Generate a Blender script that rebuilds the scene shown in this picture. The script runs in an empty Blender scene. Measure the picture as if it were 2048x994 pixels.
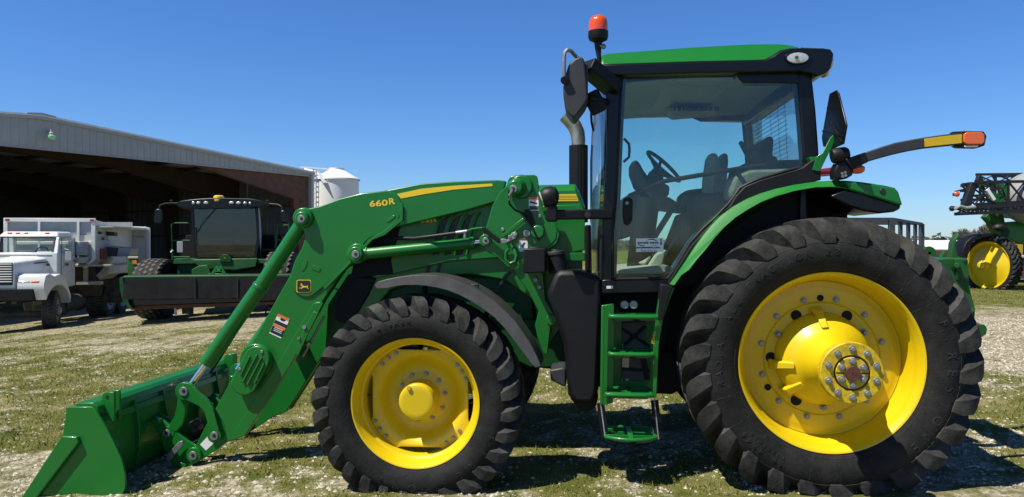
import bpy, math, random
import numpy as np
from mathutils import Vector, Matrix, noise as mnoise
random.seed(7); rng = np.random.default_rng(11)
R = math.radians
S = bpy.context.scene
COL = S.collection

# ------------------------------------------------------------------ camera, sky, sun, exposure
CAMH = 1.79; F = 1484.0; HOR = 485.0            # eye height, focal length in photo pixels, horizon row
cam_d = bpy.data.cameras.new('camera'); cam = bpy.data.objects.new('camera', cam_d); COL.objects.link(cam)
cam.location = (0, 0, CAMH); cam.rotation_euler = (R(90), 0, 0)
cam_d.sensor_width = 36; cam_d.lens = F/2048*36; cam_d.shift_y = (HOR-497)/2048
cam_d.clip_start = 0.1; cam_d.clip_end = 6000
S.camera = cam
SUNDIR = Vector((-0.53, -0.285, 1.0)).normalized()
SUN_EL = math.asin(SUNDIR.z); SUN_AZ = math.atan2(SUNDIR.x, SUNDIR.y)
w = bpy.data.worlds.new('World'); S.world = w; w.use_nodes = True
wn = w.node_tree.nodes; bg = wn['Background']
sky = wn.new('ShaderNodeTexSky'); sky.sky_type = 'NISHITA'; sky.sun_disc = False
sky.sun_elevation = SUN_EL; sky.sun_rotation = SUN_AZ % (2*math.pi)
sky.altitude = 300; sky.air_density = 0.9; sky.dust_density = 0.3; sky.ozone_density = 2.5
hue = wn.new('ShaderNodeMix'); hue.data_type = 'RGBA'; hue.blend_type = 'MULTIPLY'; hue.inputs['Factor'].default_value = 1   # deep blue of a very dry, clear sky
hue.inputs['B'].default_value = (0.565, 0.99, 1.56, 1); w.node_tree.links.new(sky.outputs[0], hue.inputs['A'])
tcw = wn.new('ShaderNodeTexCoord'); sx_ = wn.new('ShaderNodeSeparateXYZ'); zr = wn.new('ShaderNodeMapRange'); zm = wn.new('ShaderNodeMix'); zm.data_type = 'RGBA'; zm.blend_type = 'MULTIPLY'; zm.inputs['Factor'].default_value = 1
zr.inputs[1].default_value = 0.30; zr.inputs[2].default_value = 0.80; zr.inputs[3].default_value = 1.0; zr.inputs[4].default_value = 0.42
lk_ = w.node_tree.links; hr_ = wn.new('ShaderNodeValToRGB'); he = hr_.color_ramp.elements; he[0].position = 0.0; he[0].color = (0.80, 1.02, 1.34, 1); he[1].position = 0.26; he[1].color = (0.565, 0.985, 1.52, 1); e_ = he.new(0.12); e_.color = (0.65, 1.0, 1.42, 1)
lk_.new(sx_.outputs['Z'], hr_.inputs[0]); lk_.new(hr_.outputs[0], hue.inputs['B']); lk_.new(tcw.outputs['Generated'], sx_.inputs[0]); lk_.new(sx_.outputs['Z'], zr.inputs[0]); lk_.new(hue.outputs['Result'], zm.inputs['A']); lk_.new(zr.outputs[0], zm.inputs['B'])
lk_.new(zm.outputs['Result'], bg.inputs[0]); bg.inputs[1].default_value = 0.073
sl = bpy.data.lights.new('sun', 'SUN'); sl.energy = 5.0; sl.angle = R(0.5); sl.color = (1, 0.95, 0.84)
so = bpy.data.objects.new('sun', sl); COL.objects.link(so); so.rotation_euler = (-SUNDIR).to_track_quat('-Z', 'Y').to_euler()
S.view_settings.view_transform = 'Standard'; S.view_settings.look = 'None'
S.view_settings.exposure = 0.45; S.view_settings.gamma = 1; S.view_settings.use_curve_mapping = False

# ------------------------------------------------------------------ materials
def nodes(name):
    m = bpy.data.materials.new(name); m.use_nodes = True
    return m, m.node_tree.nodes, m.node_tree.links, m.node_tree.nodes['Principled BSDF']
def pm(name, c, rough=0.5, metal=0.0, coat=0.0, var=0.12, scale=6.0, bump=0.0, bscale=120.0, c2=None, spec=0.5, dust=0.0, dcol=(0.30, 0.26, 0.19), dscale=3.1):
    """painted / plastic / rubber surface with a little uneven wear; dust = pale dust film strength"""
    m, N, L, b = nodes(name)
    tc = N.new('ShaderNodeTexCoord'); ns = N.new('ShaderNodeTexNoise'); ns.inputs['Scale'].default_value = scale
    ns.inputs['Detail'].default_value = 6; ns.inputs['Roughness'].default_value = 0.65
    L.new(tc.outputs['Object'], ns.inputs['Vector'])
    mx = N.new('ShaderNodeMix'); mx.data_type = 'RGBA'
    ramp = N.new('ShaderNodeMapRange'); ramp.inputs[1].default_value = 0.35; ramp.inputs[2].default_value = 0.7
    L.new(ns.outputs['Fac'], ramp.inputs[0]); L.new(ramp.outputs[0], mx.inputs['Factor'])
    a = tuple(x*(1-var) for x in c); d = c2 if c2 else tuple(min(1, x*(1+var)) for x in c)
    mx.inputs['A'].default_value = (*a, 1); mx.inputs['B'].default_value = (*d, 1)
    out = mx.outputs['Result']
    if dust:
        n2 = N.new('ShaderNodeTexNoise'); n2.inputs['Scale'].default_value = dscale; n2.inputs['Detail'].default_value = 9; n2.inputs['Roughness'].default_value = 0.75
        L.new(tc.outputs['Object'], n2.inputs['Vector'])
        r2 = N.new('ShaderNodeMapRange'); r2.inputs[1].default_value = 0.42; r2.inputs[2].default_value = 0.75; r2.inputs[4].default_value = dust
        L.new(n2.outputs['Fac'], r2.inputs[0])
        m2 = N.new('ShaderNodeMix'); m2.data_type = 'RGBA'; m2.inputs['B'].default_value = (*dcol, 1)
        L.new(r2.outputs[0], m2.inputs['Factor']); L.new(out, m2.inputs['A']); out = m2.outputs['Result']
    L.new(out, b.inputs['Base Color'])
    rr = N.new('ShaderNodeMapRange'); rr.inputs[3].default_value = max(0.02, rough*0.85); rr.inputs[4].default_value = min(1, rough*1.2)
    L.new(ns.outputs['Fac'], rr.inputs[0]); L.new(rr.outputs[0], b.inputs['Roughness'])
    b.inputs['Metallic'].default_value = metal; b.inputs['Specular IOR Level'].default_value = spec
    b.inputs['Coat Weight'].default_value = coat; b.inputs['Coat Roughness'].default_value = 0.08
    if bump:
        nb = N.new('ShaderNodeTexNoise'); nb.inputs['Scale'].default_value = bscale; nb.inputs['Detail'].default_value = 4
        L.new(tc.outputs['Object'], nb.inputs['Vector'])
        bp = N.new('ShaderNodeBump'); bp.inputs['Strength'].default_value = bump; bp.inputs['Distance'].default_value = 0.01
        L.new(nb.outputs['Fac'], bp.inputs['Height']); L.new(bp.outputs[0], b.inputs['Normal'])
    return m
def glass(name, tint, refl=1.0):
    m, N, L, b = nodes(name); N.remove(b)
    t = N.new('ShaderNodeBsdfTransparent'); t.inputs[0].default_value = (*tint, 1)
    g = N.new('ShaderNodeBsdfGlossy'); g.inputs['Roughness'].default_value = 0.015
    fr = N.new('ShaderNodeFresnel'); ge = N.new('ShaderNodeNewGeometry'); ir = N.new('ShaderNodeMapRange'); ir.inputs[3].default_value = 1.5; ir.inputs[4].default_value = 1/1.5
    L.new(ge.outputs['Backfacing'], ir.inputs[0]); L.new(ir.outputs[0], fr.inputs[0])
    mul = N.new('ShaderNodeMath'); mul.operation = 'MULTIPLY'; mul.inputs[1].default_value = refl
    mx = N.new('ShaderNodeMixShader'); L.new(fr.outputs[0], mul.inputs[0]); L.new(mul.outputs[0], mx.inputs[0])
    L.new(t.outputs[0], mx.inputs[1]); L.new(g.outputs[0], mx.inputs[2])
    df = N.new('ShaderNodeBsdfDiffuse'); df.inputs[0].default_value = (0.55, 0.52, 0.45, 1); md = N.new('ShaderNodeMixShader')        # thin uneven film of dust
    tc = N.new('ShaderNodeTexCoord'); nz = N.new('ShaderNodeTexNoise'); nz.inputs['Scale'].default_value = 4.5; nz.inputs['Detail'].default_value = 8; nz.inputs['Roughness'].default_value = 0.7
    mr = N.new('ShaderNodeMapRange'); mr.inputs[1].default_value = 0.4; mr.inputs[2].default_value = 0.72; mr.inputs[4].default_value = 0.03
    L.new(tc.outputs['Object'], nz.inputs['Vector']); L.new(nz.outputs['Fac'], mr.inputs[0]); L.new(mr.outputs[0], md.inputs[0]); L.new(mx.outputs[0], md.inputs[1]); L.new(df.outputs[0], md.inputs[2])
    L.new(md.outputs[0], N['Material Output'].inputs[0])
    return m
def lens(name, c):
    m, N, L, b = nodes(name)
    b.inputs['Base Color'].default_value = (*c, 1); b.inputs['Roughness'].default_value = 0.12
    b.inputs['Subsurface Weight'].default_value = 0.3; b.inputs['Subsurface Radius'].default_value = (0.03, 0.02, 0.01)
    b.inputs['Coat Weight'].default_value = 0.6
    tc = N.new('ShaderNodeTexCoord'); wv = N.new('ShaderNodeTexWave'); wv.inputs['Scale'].default_value = 60
    L.new(tc.outputs['Object'], wv.inputs['Vector']); bp = N.new('ShaderNodeBump'); bp.inputs['Strength'].default_value = 0.15; bp.inputs['Distance'].default_value = 0.004
    L.new(wv.outputs['Fac'], bp.inputs['Height']); L.new(bp.outputs[0], b.inputs['Normal'])
    return m
def tread_rubber(name, c, dust):
    m = pm(name, c, 0.72, var=0.3, scale=14, bump=0.25, bscale=60, dust=dust, spec=0.25, dcol=(0.21, 0.20, 0.185), dscale=5.5)
    return m
M = dict(
    green=pm('green paint', (0.008, 0.148, 0.020), 0.32, coat=0.2, var=0.05, scale=2, dust=0.012, spec=0.35),
    green_dull=pm('worn green paint', (0.012, 0.090, 0.018), 0.5, var=0.2, scale=5, dust=0.08, spec=0.3),
    green_dark=pm('dark green casting', (0.003, 0.055, 0.011), 0.5, var=0.2, scale=4, dust=0.02, spec=0.3),
    yellow=pm('yellow paint', (0.68, 0.475, 0.003), 0.4, coat=0.15, var=0.06, scale=3, dust=0.07, dcol=(0.22, 0.13, 0.02), dscale=7),
    hub_yellow=pm('chipped yellow paint', (0.66, 0.46, 0.004), 0.5, var=0.1, scale=8, dust=0.9, dcol=(0.14, 0.085, 0.03), dscale=26),
    dusty_lug=pm('dusty tread', (0.075, 0.07, 0.06), 0.85, var=0.3, scale=8, dust=0.3),
    frame_shaded=pm('shade-darkened steel frame', (0.045, 0.030, 0.024), 0.8, var=0.2, scale=2),  # inner frames and purlins: frame colour lowered to hold the shed's interior shade
    decal_yellow=pm('yellow decal', (0.80, 0.55, 0.02), 0.4, var=0.02),
    black=pm('black plastic', (0.006, 0.006, 0.008), 0.5, var=0.2, scale=9, bump=0.08, bscale=300, dust=0.005, spec=0.3),
    gloss=pm('gloss black', (0.004, 0.0045, 0.006), 0.3, var=0.1, scale=5, spec=0.35),
    grey_plastic=pm('grey plastic', (0.026, 0.028, 0.033), 0.55, var=0.15, scale=8, bump=0.05, bscale=300, dust=0.03),
    fender_plastic=pm('weathered fender plastic', (0.034, 0.034, 0.035), 0.5, var=0.25, scale=7, bump=0.05, bscale=200, dust=0.05),
    rubber=tread_rubber('sidewall rubber', (0.009, 0.009, 0.009), 0.10),
    lug=tread_rubber('tread rubber', (0.019, 0.019, 0.018), 0.30),
    letter=tread_rubber('raised rubber lettering', (0.022, 0.022, 0.022), 0.1),
    steel=pm('zinc plated steel', (0.30, 0.30, 0.30), 0.48, metal=0.7, var=0.2, scale=30),
    chrome=pm('polished rod', (0.7, 0.7, 0.72), 0.12, metal=1, var=0.03),
    pipe=pm('exhaust steel', (0.45, 0.41, 0.36), 0.35, metal=0.85, var=0.3, scale=12),
    dark=pm('dark interior', (0.009, 0.009, 0.010), 0.7, var=0.2, spec=0.25),
    trim=pm('cab trim', (0.060, 0.060, 0.055), 0.75, var=0.15, scale=12),
    beige=pm('headliner', (0.42, 0.395, 0.33), 0.85, var=0.06, scale=10),
    seat=pm('seat fabric', (0.27, 0.255, 0.21), 0.95, var=0.25, scale=40, bump=0.2, bscale=250),
    white=pm('white label', (0.75, 0.75, 0.75), 0.5, var=0.03),
    ink=pm('black ink', (0.012, 0.012, 0.014), 0.5, var=0.05),
    orange_label=pm('orange label', (0.75, 0.16, 0.02), 0.5, var=0.04),
    amber=lens('amber lens', (0.75, 0.13, 0.008)), red=lens('red lens', (0.32, 0.012, 0.012)),
    beacon=lens('orange beacon lens', (0.78, 0.085, 0.006)),
    lamp=pm('clear lamp', (0.62, 0.62, 0.58), 0.12, metal=0.35, var=0.2, scale=60),
    reflector=pm('yellow reflector', (0.62, 0.40, 0.01), 0.35, var=0.08, scale=60),
    glass=glass('tinted cab glass', (0.855, 0.953, 0.915)), clear=glass('clear glass', (0.86, 0.93, 0.93)),
    darkglass=glass('dark windscreen', (0.42, 0.50, 0.47), 1.6),
    rust=pm('red oxide primer', (0.135, 0.060, 0.042), 0.75, var=0.3, scale=2.5),
    axle=pm('rusty axle end', (0.095, 0.032, 0.018), 0.7, var=0.4, scale=40),
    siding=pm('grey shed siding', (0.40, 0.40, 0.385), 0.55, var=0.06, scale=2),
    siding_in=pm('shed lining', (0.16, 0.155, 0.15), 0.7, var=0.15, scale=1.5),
    roofing=pm('galvanised roof', (0.55, 0.56, 0.56), 0.5, var=0.08, scale=1),
    bright=pm('white painted steel', (0.78, 0.78, 0.76), 0.4, var=0.05, scale=2, dust=0.05),
    truckwhite=pm('white truck paint', (0.70, 0.71, 0.70), 0.35, coat=0.2, var=0.05, scale=3, dust=0.10),
    boxwhite=pm('dusty white steel', (0.60, 0.59, 0.54), 0.5, var=0.12, scale=3, dust=0.25),
    boxgrey=pm('galvanised sheet', (0.33, 0.35, 0.355), 0.5, var=0.15, scale=2, dust=0.12),
    tan=pm('dusty tan steel', (0.42, 0.38, 0.29), 0.6, var=0.2, scale=4, dust=0.2),
    grime=pm('grimy chassis', (0.045, 0.040, 0.034), 0.8, var=0.4, scale=6, dust=0.25),
    tarp=pm('black canvas', (0.011, 0.011, 0.014), 0.8, var=0.3, scale=3, bump=0.5, bscale=9, dust=0.03, spec=0.2),
    hay=pm('hay', (0.30, 0.22, 0.11), 0.95, var=0.35, scale=25, bump=0.6, bscale=50),
    tank=pm('grey plastic tank', (0.30, 0.30, 0.31), 0.45, var=0.05, scale=2),
    galv=pm('grey steel frame', (0.06, 0.066, 0.08), 0.6, var=0.25, scale=3),
    brick=pm('pale brick', (0.42, 0.27, 0.19), 0.85, var=0.12, scale=3),
    bark=pm('grey bark', (0.17, 0.145, 0.12), 0.9, var=0.2, scale=4),
    cedar=pm('evergreen leaf', (0.030, 0.055, 0.020), 0.8, var=0.4, scale=3),
    scrub=pm('bare scrub', (0.13, 0.115, 0.085), 0.9, var=0.3, scale=1),
    straw=pm('dry straw', (0.30, 0.25, 0.13), 0.9, var=0.2, scale=3),
)
def leafy():
    m, N, L, b = nodes('grass blades')
    tc = N.new('ShaderNodeTexCoord'); ns = N.new('ShaderNodeTexNoise'); ns.inputs['Scale'].default_value = 3.5; ns.inputs['Detail'].default_value = 12
    ns.inputs['Roughness'].default_value = 0.85
    L.new(tc.outputs['Object'], ns.inputs['Vector']); cr = N.new('ShaderNodeValToRGB')
    e = cr.color_ramp.elements; e[0].position = 0.33; e[0].color = (0.066, 0.092, 0.010, 1); e[1].position = 0.68; e[1].color = (0.36, 0.30, 0.14, 1)
    x = cr.color_ramp.elements.new(0.5); x.color = (0.125, 0.145, 0.022, 1)
    L.new(ns.outputs['Fac'], cr.inputs[0]); L.new(cr.outputs[0], b.inputs['Base Color']); b.inputs['Roughness'].default_value = 0.7
    b.inputs['Specular IOR Level'].default_value = 0.25
    return m
def stone():
    m, N, L, b = nodes('white limestone gravel')
    tc = N.new('ShaderNodeTexCoord'); ns = N.new('ShaderNodeTexNoise'); ns.inputs['Scale'].default_value = 17; ns.inputs['Detail'].default_value = 3
    L.new(tc.outputs['Object'], ns.inputs['Vector']); cr = N.new('ShaderNodeValToRGB')
    e = cr.color_ramp.elements; e[0].position = 0.3; e[0].color = (0.22, 0.195, 0.15, 1); e[1].position = 0.66; e[1].color = (0.55, 0.51, 0.41, 1)
    L.new(ns.outputs['Fac'], cr.inputs[0]); L.new(cr.outputs[0], b.inputs['Base Color']); b.inputs['Roughness'].default_value = 0.9
    return m
M['blade'] = leafy(); M['stone'] = stone()

# ------------------------------------------------------------------ mesh builder
OFF = {}
class MB:
    def __init__(s): s.v = []; s.f = []
    def add(s, vs, fs):
        n = len(s.v); s.v += [tuple(p) for p in vs]; s.f += [tuple(i+n for i in f) for f in fs]; return s
    def hexa(s, b, t):                      # b, t: two rings of equal length
        n = len(b)
        return s.add(list(b)+list(t), [tuple(range(n))[::-1], tuple(range(n, 2*n))] + [(i, (i+1) % n, (i+1) % n+n, i+n) for i in range(n)])
    def box(s, a, b):
        x0, y0, z0 = (min(a[i], b[i]) for i in range(3)); x1, y1, z1 = (max(a[i], b[i]) for i in range(3))
        return s.hexa([(x0, y0, z0), (x1, y0, z0), (x1, y1, z0), (x0, y1, z0)], [(x0, y0, z1), (x1, y0, z1), (x1, y1, z1), (x0, y1, z1)])
    def prism_y(s, poly, y0, y1):           # poly in (x,z)
        return s.hexa([(x, y0, z) for x, z in poly], [(x, y1, z) for x, z in poly])
    def bar(s, a, b, wd, ht=None, up=(0, 0, 1)):
        a, b = Vector(a), Vector(b); d = (b-a).normalized(); up = Vector(up)
        if abs(d.dot(up)) > 0.98: up = Vector((0, 1, 0))
        x = d.cross(up).normalized()*wd/2; y = x.normalized().cross(d).normalized()*(ht or wd)/2
        return s.hexa([a-x-y, a+x-y, a+x+y, a-x+y], [b-x-y, b+x-y, b+x+y, b-x+y])
    def cyl(s, a, b, r0, r1=None, n=20):
        return s.tube([a, b], [r0, r0 if r1 is None else r1], n)
    def tube(s, pts, r, n=10, cap=True):
        pts = [Vector(p) for p in pts]; rs = r if isinstance(r, (list, tuple)) else [r]*len(pts)
        t0 = (pts[1]-pts[0]).normalized(); ref = Vector((0, 1, 0)) if abs(t0.y) < 0.9 else Vector((1, 0, 0))
        x = t0.cross(ref).normalized(); base = len(s.v); k = len(pts)
        for i, p in enumerate(pts):
            t = (pts[min(i+1, k-1)]-pts[max(i-1, 0)]).normalized()
            x = (x-t*x.dot(t)).normalized(); y = t.cross(x)
            for j in range(n):
                a = 2*math.pi*j/n; s.v.append(tuple(p+(x*math.cos(a)+y*math.sin(a))*rs[i]))
        for i in range(k-1):
            for j in range(n):
                a = base+i*n+j; b = base+i*n+(j+1) % n; s.f.append((a, b, b+n, a+n))
        if cap: s.f.append(tuple(base+j for j in range(n))[::-1]); s.f.append(tuple(base+(k-1)*n+j for j in range(n)))
        return s
    def lathe_y(s, prof, n=64, c=(0, 0, 0), arc=None):     # prof of (radius, w): w towards -y
        base = len(s.v); k = len(prof)
        for j in range(n):
            a = 2*math.pi*j/n; ca, sa = math.cos(a), math.sin(a)
            for r, w_ in prof: s.v.append((c[0]+r*ca, c[1]-w_, c[2]+r*sa))
        for j in range(n):
            for i in range(k-1):
                a = base+j*k+i; b = base+((j+1) % n)*k+i; s.f.append((a, a+1, b+1, b))
        return s
    def lathe_z(s, prof, n=32, c=(0, 0, 0)):
        base = len(s.v); k = len(prof)
        for j in range(n):
            a = 2*math.pi*j/n
            for r, z in prof: s.v.append((c[0]+r*math.cos(a), c[1]+r*math.sin(a), c[2]+z))
        for j in range(n):
            for i in range(k-1):
                a = base+j*k+i; b = base+((j+1) % n)*k+i; s.f.append((a, b, b+1, a+1))
        return s
    def sheet(s, grid, th=None, dirv=None):  # grid of rows of points; th>0: solid shell along dirv
        nr, nc = len(grid), len(grid[0]); base = len(s.v)
        s.v += [tuple(p) for row in grid for p in row]
        q = [(base+i*nc+j, base+i*nc+j+1, base+(i+1)*nc+j+1, base+(i+1)*nc+j) for i in range(nr-1) for j in range(nc-1)]
        s.f += q
        if th:
            d = Vector(dirv)*th; b2 = len(s.v); s.v += [tuple(Vector(p)+d) for row in grid for p in row]
            s.f += [tuple(i-base+b2 for i in f)[::-1] for f in q]
            rim = [i*nc for i in range(nr)]; rim += [(nr-1)*nc+j for j in range(1, nc)]; rim += [i*nc+nc-1 for i in range(nr-2, -1, -1)]; rim += list(range(nc-2, 0, -1))
            for a, b in zip(rim, rim[1:]+rim[:1]): s.f.append((base+a, b2+a, b2+b, base+b))
        return s
    def ball(s, c, r, n=14, sc=(1, 1, 1)):
        prof = [(max(1e-4, math.cos(t)), math.sin(t)) for t in [math.pi*(i/(n//2)-0.5) for i in range(n//2+1)]]
        m = MB().lathe_z(prof, n)
        return s.add([(c[0]+x*r*sc[0], c[1]+y*r*sc[1], c[2]+z*r*sc[2]) for x, y, z in m.v], m.f)
    def build(s, name, mat, parent=None, bevel=0.0, label=None, off=None, angle=32, seg=2, loc=None):
        me = bpy.data.meshes.new(name)
        top = parent
        while top is not None and top.parent is not None: top = top.parent
        o_ = off if off is not None else OFF.get(top.name if top else '', (0, 0, 0))
        me.from_pydata([(x-o_[0], y-o_[1], z-o_[2]) for x, y, z in s.v], [], s.f)
        me.materials.append(M[mat] if isinstance(mat, str) else mat)
        me.validate()
        import bmesh
        bm = bmesh.new(); bm.from_mesh(me); bmesh.ops.recalc_face_normals(bm, faces=bm.faces); bm.to_mesh(me); bm.free()
        me.polygons.foreach_set('use_smooth', [True]*len(me.polygons)); me.set_sharp_from_angle(angle=R(angle))
        ob = bpy.data.objects.new(name, me); COL.objects.link(ob)
        if parent: ob.parent = parent
        if loc is not None: ob.location = loc
        if bevel:
            bv = ob.modifiers.new('bevel', 'BEVEL'); bv.width = bevel; bv.segments = seg; bv.limit_method = 'ANGLE'; bv.angle_limit = R(35)
        if label: ob['label'] = label
        return ob
def tag(o, label=None, cat=None, group=None, kind=None):
    for k, v in (('label', label), ('category', cat), ('group', group), ('kind', kind)):
        if v: o[k] = v
    return o
def thing(name, label, cat, loc, rz=0.0, group=None):
    o = bpy.data.objects.new(name, None); COL.objects.link(o); o.location = loc; o.rotation_euler = (0, 0, rz); o.empty_display_size = 0.3
    OFF[o.name] = tuple(loc) if rz == 0 else (0, 0, 0)
    return tag(o, label, cat, group)
def dup(o, parent=None, skip=()):
    c = o.copy(); COL.objects.link(c); c.parent = parent
    for ch in o.children:
        if ch.name.split('.')[0] not in skip: dup(ch, c, skip)
    return c
_tx = {}
def text_mb(body, size, depth=0.0, spacing=1.0):
    """returns (verts, faces) of text centred on the origin in the xy plane"""
    cu = bpy.data.curves.new('lettering', 'FONT'); cu.body = body; cu.size = size; cu.extrude = depth; cu.space_character = spacing
    cu.align_x = 'CENTER'; cu.align_y = 'CENTER'; cu.resolution_u = 3
    o = bpy.data.objects.new('lettering', cu); COL.objects.link(o); bpy.context.view_layer.update()
    me = bpy.data.meshes.new_from_object(o.evaluated_get(bpy.context.evaluated_depsgraph_get()))
    vs = [tuple(v.co) for v in me.vertices]; fs = [tuple(p.vertices) for p in me.polygons]
    bpy.data.objects.remove(o); bpy.data.meshes.remove(me); return vs, fs

# ------------------------------------------------------------------ ground
def relief(x, y):
    fade = np.clip(1-(np.abs(y)-38)/70, 0, 1); fade = fade*fade*(3-2*fade)
    xl = np.clip(x, -19, 0); xr = 8*np.tanh(np.maximum(x, 0)/8)
    return 0.085+(0.03*(xl+xr)-0.0022*xl*xl)*fade
def gz(x, y): return float(relief(np.array(float(x)), np.array(float(y))))
def on_ground(px, py):
    Y = 10.0; dx = (px-1024)/F; dz = (HOR-py)/F
    for _ in range(60): Y = Y*0.5+0.5*(gz(dx*Y, Y)-CAMH)/dz
    return dx*Y, Y, gz(dx*Y, Y)
def W(px, py, Y): return ((px-1024)/F*Y, Y, CAMH+(HOR-py)/F*Y)
def axis(a0, a1, step, far0, far1, g=1.12):
    xs = list(np.arange(a0, a1+1e-6, step)); st = step; x = a1
    while x < far1: st *= g; x += st; xs.append(x)
    st = step; x = a0
    while x > far0: st *= g; x -= st; xs.insert(0, x)
    return np.array(xs)
def vnoise(x, y, s, seed):
    x = x/s+seed*17.3; y = y/s+seed*7.7
    xi = np.floor(x).astype(np.int64); yi = np.floor(y).astype(np.int64); fx = x-xi; fy = y-yi
    fx = fx*fx*(3-2*fx); fy = fy*fy*(3-2*fy)
    def h(a, b):
        n = (a*374761393+b*668265263+seed*982451653) & 0x7fffffff; n = ((n ^ (n >> 13))*1274126177) & 0x7fffffff
        return ((n ^ (n >> 16)) & 0xffff)/65535.0
    return (h(xi, yi)*(1-fx)+h(xi+1, yi)*fx)*(1-fy)+(h(xi, yi+1)*(1-fx)+h(xi+1, yi+1)*fx)*fy
def sstep(a, b, x):
    t = np.clip((x-a)/(b-a), 0, 1); return t*t*(3-2*t)
def cover(x, y):
    """how grassy the ground is, 0 bare limestone gravel .. 1 grass"""
    n = 0.24*vnoise(x*.35, y, 1.3, 1)+0.25*vnoise(x*.6, y, 0.6, 2)+0.27*vnoise(x, y, 0.27, 3)+0.24*vnoise(x, y, 0.12, 4)
    base = 0.535*np.ones_like(x)+0.06*sstep(4, 7, y)*(1-sstep(9, 12, y))*(x > 2)
    base += 0.08*sstep(7, 9.0, y)*(1-sstep(13, 15.5, y))*(x < 2.5)           # greener strip left of the tractor
    base -= 0.13*sstep(14.5, 18.0, y)*(1-sstep(40, 60, y))*(x < 3)           # bare yard in front of the shed
    base -= 0.22*sstep(7.5, 9.5, y)*(1-sstep(15.5, 18, y))*sstep(3.5, 5.0, x) # chalky patch to the right
    base += 0.34*sstep(16, 19, y)*sstep(4, 7, x)                              # grass under the sprayer
    base += 0.4*sstep(45, 60, y)
    return sstep(0.24, 0.72, n+base-0.5)
def make_ground():
    xs = axis(-8, 8.5, 0.075, -2500, 2500); ys = axis(3.6, 15, 0.075, -400, 3500)
    X, Y = np.meshgrid(xs, ys); Z = relief(X, Y)
    near = (1-sstep(14, 24, Y))*(Y > -5)*(np.abs(X) < 14)
    Z = Z+near*(0.045*(vnoise(X, Y, 1.3, 8)-0.5)+0.028*(vnoise(X, Y, 0.3, 9)-0.5)+0.016*(vnoise(X, Y, 0.11, 10)-0.5))
    nx, ny = len(xs), len(ys)
    me = bpy.data.meshes.new('ground'); co = np.stack([X, Y, Z], -1).reshape(-1, 3)
    idx = np.arange(nx*ny).reshape(ny, nx); q = np.stack([idx[:-1, :-1], idx[:-1, 1:], idx[1:, 1:], idx[1:, :-1]], -1).reshape(-1, 4)
    me.vertices.add(len(co)); me.vertices.foreach_set('co', co.ravel()); me.loops.add(q.size); me.loops.foreach_set('vertex_index', q.ravel())
    me.polygons.add(len(q)); me.polygons.foreach_set('loop_start', np.arange(0, q.size, 4)); me.polygons.foreach_set('use_smooth', [True]*len(q)); me.update()
    at = me.attributes.new('grass_cover', 'FLOAT', 'POINT'); at.data.foreach_set('value', cover(X, Y).ravel())
    m, N, L, b = nodes('limestone yard with patchy grass')
    tc = N.new('ShaderNodeTexCoord'); a = N.new('ShaderNodeAttribute'); a.attribute_name = 'grass_cover'
    def nz(sc, det=6, ro=0.7):
        n = N.new('ShaderNodeTexNoise'); n.inputs['Scale'].default_value = sc; n.inputs['Detail'].default_value = det; n.inputs['Roughness'].default_value = ro
        L.new(tc.outputs['Object'], n.inputs['Vector']); return n
    def ramp(src, stops):
        c = N.new('ShaderNodeValToRGB'); e = c.color_ramp.elements
        while len(e) < len(stops): e.new(0.5)
        for k, (p, col) in enumerate(stops): e[k].position = p; e[k].color = (*col, 1)
        L.new(src, c.inputs[0]); return c
    vo = N.new('ShaderNodeTexVoronoi'); vo.inputs['Scale'].default_value = 24; L.new(tc.outputs['Object'], vo.inputs['Vector'])
    n1 = nz(9, 9, 0.8); n2 = nz(1.7, 8, 0.75); n3 = nz(38, 3, 0.7)
    grav = ramp(n1.outputs['Fac'], [(0.32, (0.10, 0.080, 0.042)), (0.45, (0.25, 0.21, 0.13)), (0.57, (0.45, 0.405, 0.29)), (0.70, (0.64, 0.60, 0.48))])
    peb = N.new('ShaderNodeMix'); peb.data_type = 'RGBA'; peb.blend_type = 'MULTIPLY'; peb.inputs['Factor'].default_value = 0.55
    vr = ramp(vo.outputs['Color'], [(0.15, (0.35, 0.33, 0.3)), (0.7, (1, 1, 1))]); L.new(grav.outputs[0], peb.inputs['A']); L.new(vr.outputs[0], peb.inputs['B'])
    gras = ramp(n2.outputs['Fac'], [(0.32, (0.062, 0.078, 0.012)), (0.46, (0.110, 0.118, 0.024)), (0.58, (0.185, 0.168, 0.058)), (0.70, (0.31, 0.265, 0.14))])
    ad = N.new('ShaderNodeMath'); ad.operation = 'ADD'; L.new(a.outputs['Fac'], ad.inputs[0])
    sb = N.new('ShaderNodeMath'); sb.operation = 'MULTIPLY_ADD'; L.new(n1.outputs['Fac'], sb.inputs[0]); sb.inputs[1].default_value = -2.2; sb.inputs[2].default_value = 1.1
    L.new(sb.outputs[0], ad.inputs[1]); mr = N.new('ShaderNodeMapRange'); mr.inputs[1].default_value = 0.25; mr.inputs[2].default_value = 0.75; L.new(ad.outputs[0], mr.inputs[0])
    mx = N.new('ShaderNodeMix'); mx.data_type = 'RGBA'; L.new(mr.outputs[0], mx.inputs['Factor']); L.new(peb.outputs['Result'], mx.inputs['A']); L.new(gras.outputs[0], mx.inputs['B'])
    L.new(mx.outputs['Result'], b.inputs['Base Color']); b.inputs['Roughness'].default_value = 0.95; b.inputs['Specular IOR Level'].default_value = 0.15
    bp = N.new('ShaderNodeBump'); bp.inputs['Strength'].default_value = 0.8; bp.inputs['Distance'].default_value = 0.03
    hs = N.new('ShaderNodeMath'); hs.operation = 'ADD'; L.new(n3.outputs['Fac'], hs.inputs[0]); L.new(n1.outputs['Fac'], hs.inputs[1])
    L.new(hs.outputs[0], bp.inputs['Height']); L.new(bp.outputs[0], b.inputs['Normal'])
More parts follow.
